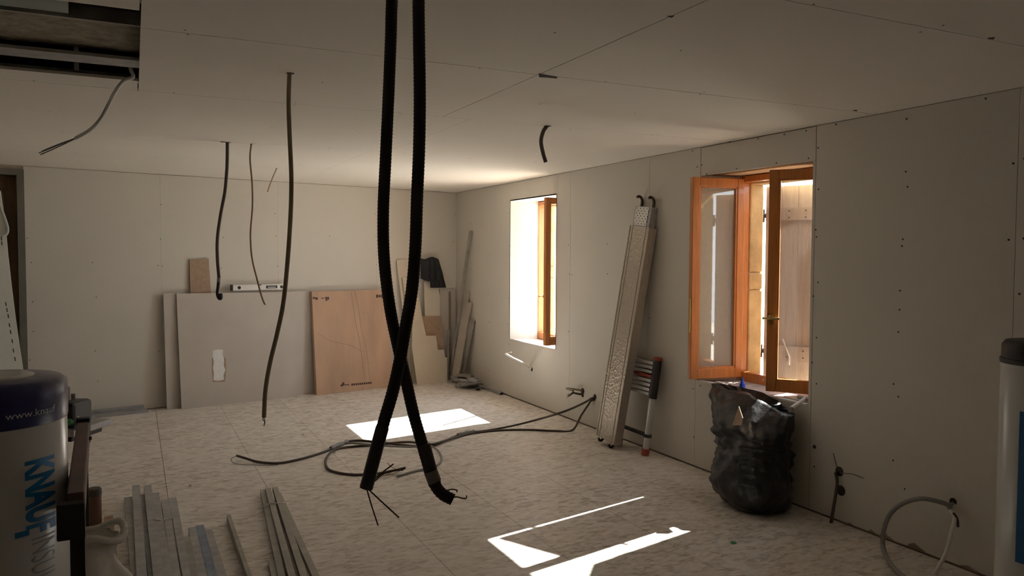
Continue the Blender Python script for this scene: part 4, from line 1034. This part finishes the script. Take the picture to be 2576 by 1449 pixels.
MB().tube([wb+V(.114*cos(a)*1.1, .114*sin(a), .53+.02*sin(3*a)) for a in [2*pi*k/24 for k in range(25)]], .014, 8).build('rolled_rim', 'cloth_white', sk)
bcx = fl(238, 1318); 
cn = empty('canister', bcx, 'brown canister with dark lid beside the trestle', 'canister')
rc = .042*depth(bcx)/5.0
MB().lathe(bcx, [(rc*.95, 0), (rc, .01), (rc, .17), (rc*.95, .175)], 24).build('body', 'brown_bottle', cn)
MB().lathe(bcx+V(0, 0, .175), [(rc*1.05, 0), (rc*1.05, .035), (rc*.9, .042)], 24).build('lid', 'cable_dark', cn)
tq = fl(275, 1330); 
tag(MB().prism([fl(262, 1300, .02)+V(0, 0, 0), fl(284, 1296, .02), fl(300, 1449, .02), fl(268, 1449, .02)], (0, 0, -.0195)).build('wooden_batten', 'board_brown'), 'dull brown batten lying left of the strapped stud bundle', 'batten')

# ------------------------------------------------------------------ pale board leaning by the door
lb0 = [( -20, 470), (2, 480), (14, 560), (21, 640), (30, 720), (40, 800), (50, 870), (58, 925), (80, 1090), (-60, 1090)]
ln = empty('polystyrene_strip', bwp(sd0-.3, .5, 0), 'pale insulation strip with black marks leaning by the door', 'insulation strip')
B, n = lean(.62, .08, 2.2)
pts = [onp(x, y, B, n) for x, y in lb0]
for i in (8, 9):
    t = (V(0, 0, 1)-n*n.z).normalized(); pts[i] = pts[i]-t*((pts[i].z-.001)/t.z)
MB().prism(pts, -n*.05).build('strip', 'polystyrene', ln, bevel=.004)
mk = MB()
for i, (x, y) in enumerate(((14, 765), (17, 780), (20, 795), (23, 818), (26, 835), (30, 858), (33, 882), (37, 903), (3, 600), (4, 612))):
    mk.prism([onp(x+a, y+b, B, n)+n*.0008 for a, b in ((-1.5, -5), (1.5, -5), (3, 5), (0, 5))], -n*.0006)
mk.build('print_marks', 'ink', ln)['kind'] = 'stuff'
MB().tube([onp(x, y, B, n)+n*.012 for x, y in ((0, 520), (10, 545), (19, 575), (16, 590), (6, 594))], .012, 8, n=5).build('loose_film', 'film', ln)

# ------------------------------------------------------------------ small litter on the floor
LT = 'scraps on the floor'
for (px, py, sz, m_, lb) in ((1845, 1366, .022, 'green_knob', 'tiny green scrap on the floor in front of the bin bag'),
                             (570, 1208, .03, 'dust', 'pale plaster crumb on the floor left of the cable end'),
                             (762, 1094, .012, 'plinth', 'dark crumb on the floor near the long olive cable'),
                             (478, 1222, .014, 'plinth', 'dark crumb on the floor behind the left stud bundle'),
                             (841, 1140, .012, 'plinth', 'dark crumb beside the taped cable joint'),
                             (2170, 1400, .035, 'dust', 'pale plaster smear at the foot of the window wall')):
    p = fl(px, py)
    poly = [p+V(sz*cos(a)*random.uniform(.6, 1), sz*sin(a)*random.uniform(.6, 1), .0005) for a in [2*pi*k/7 for k in range(7)]]
    tag(MB().prism(poly, (0, 0, .004)).build('floor_scrap', m_), lb, 'scrap', LT)
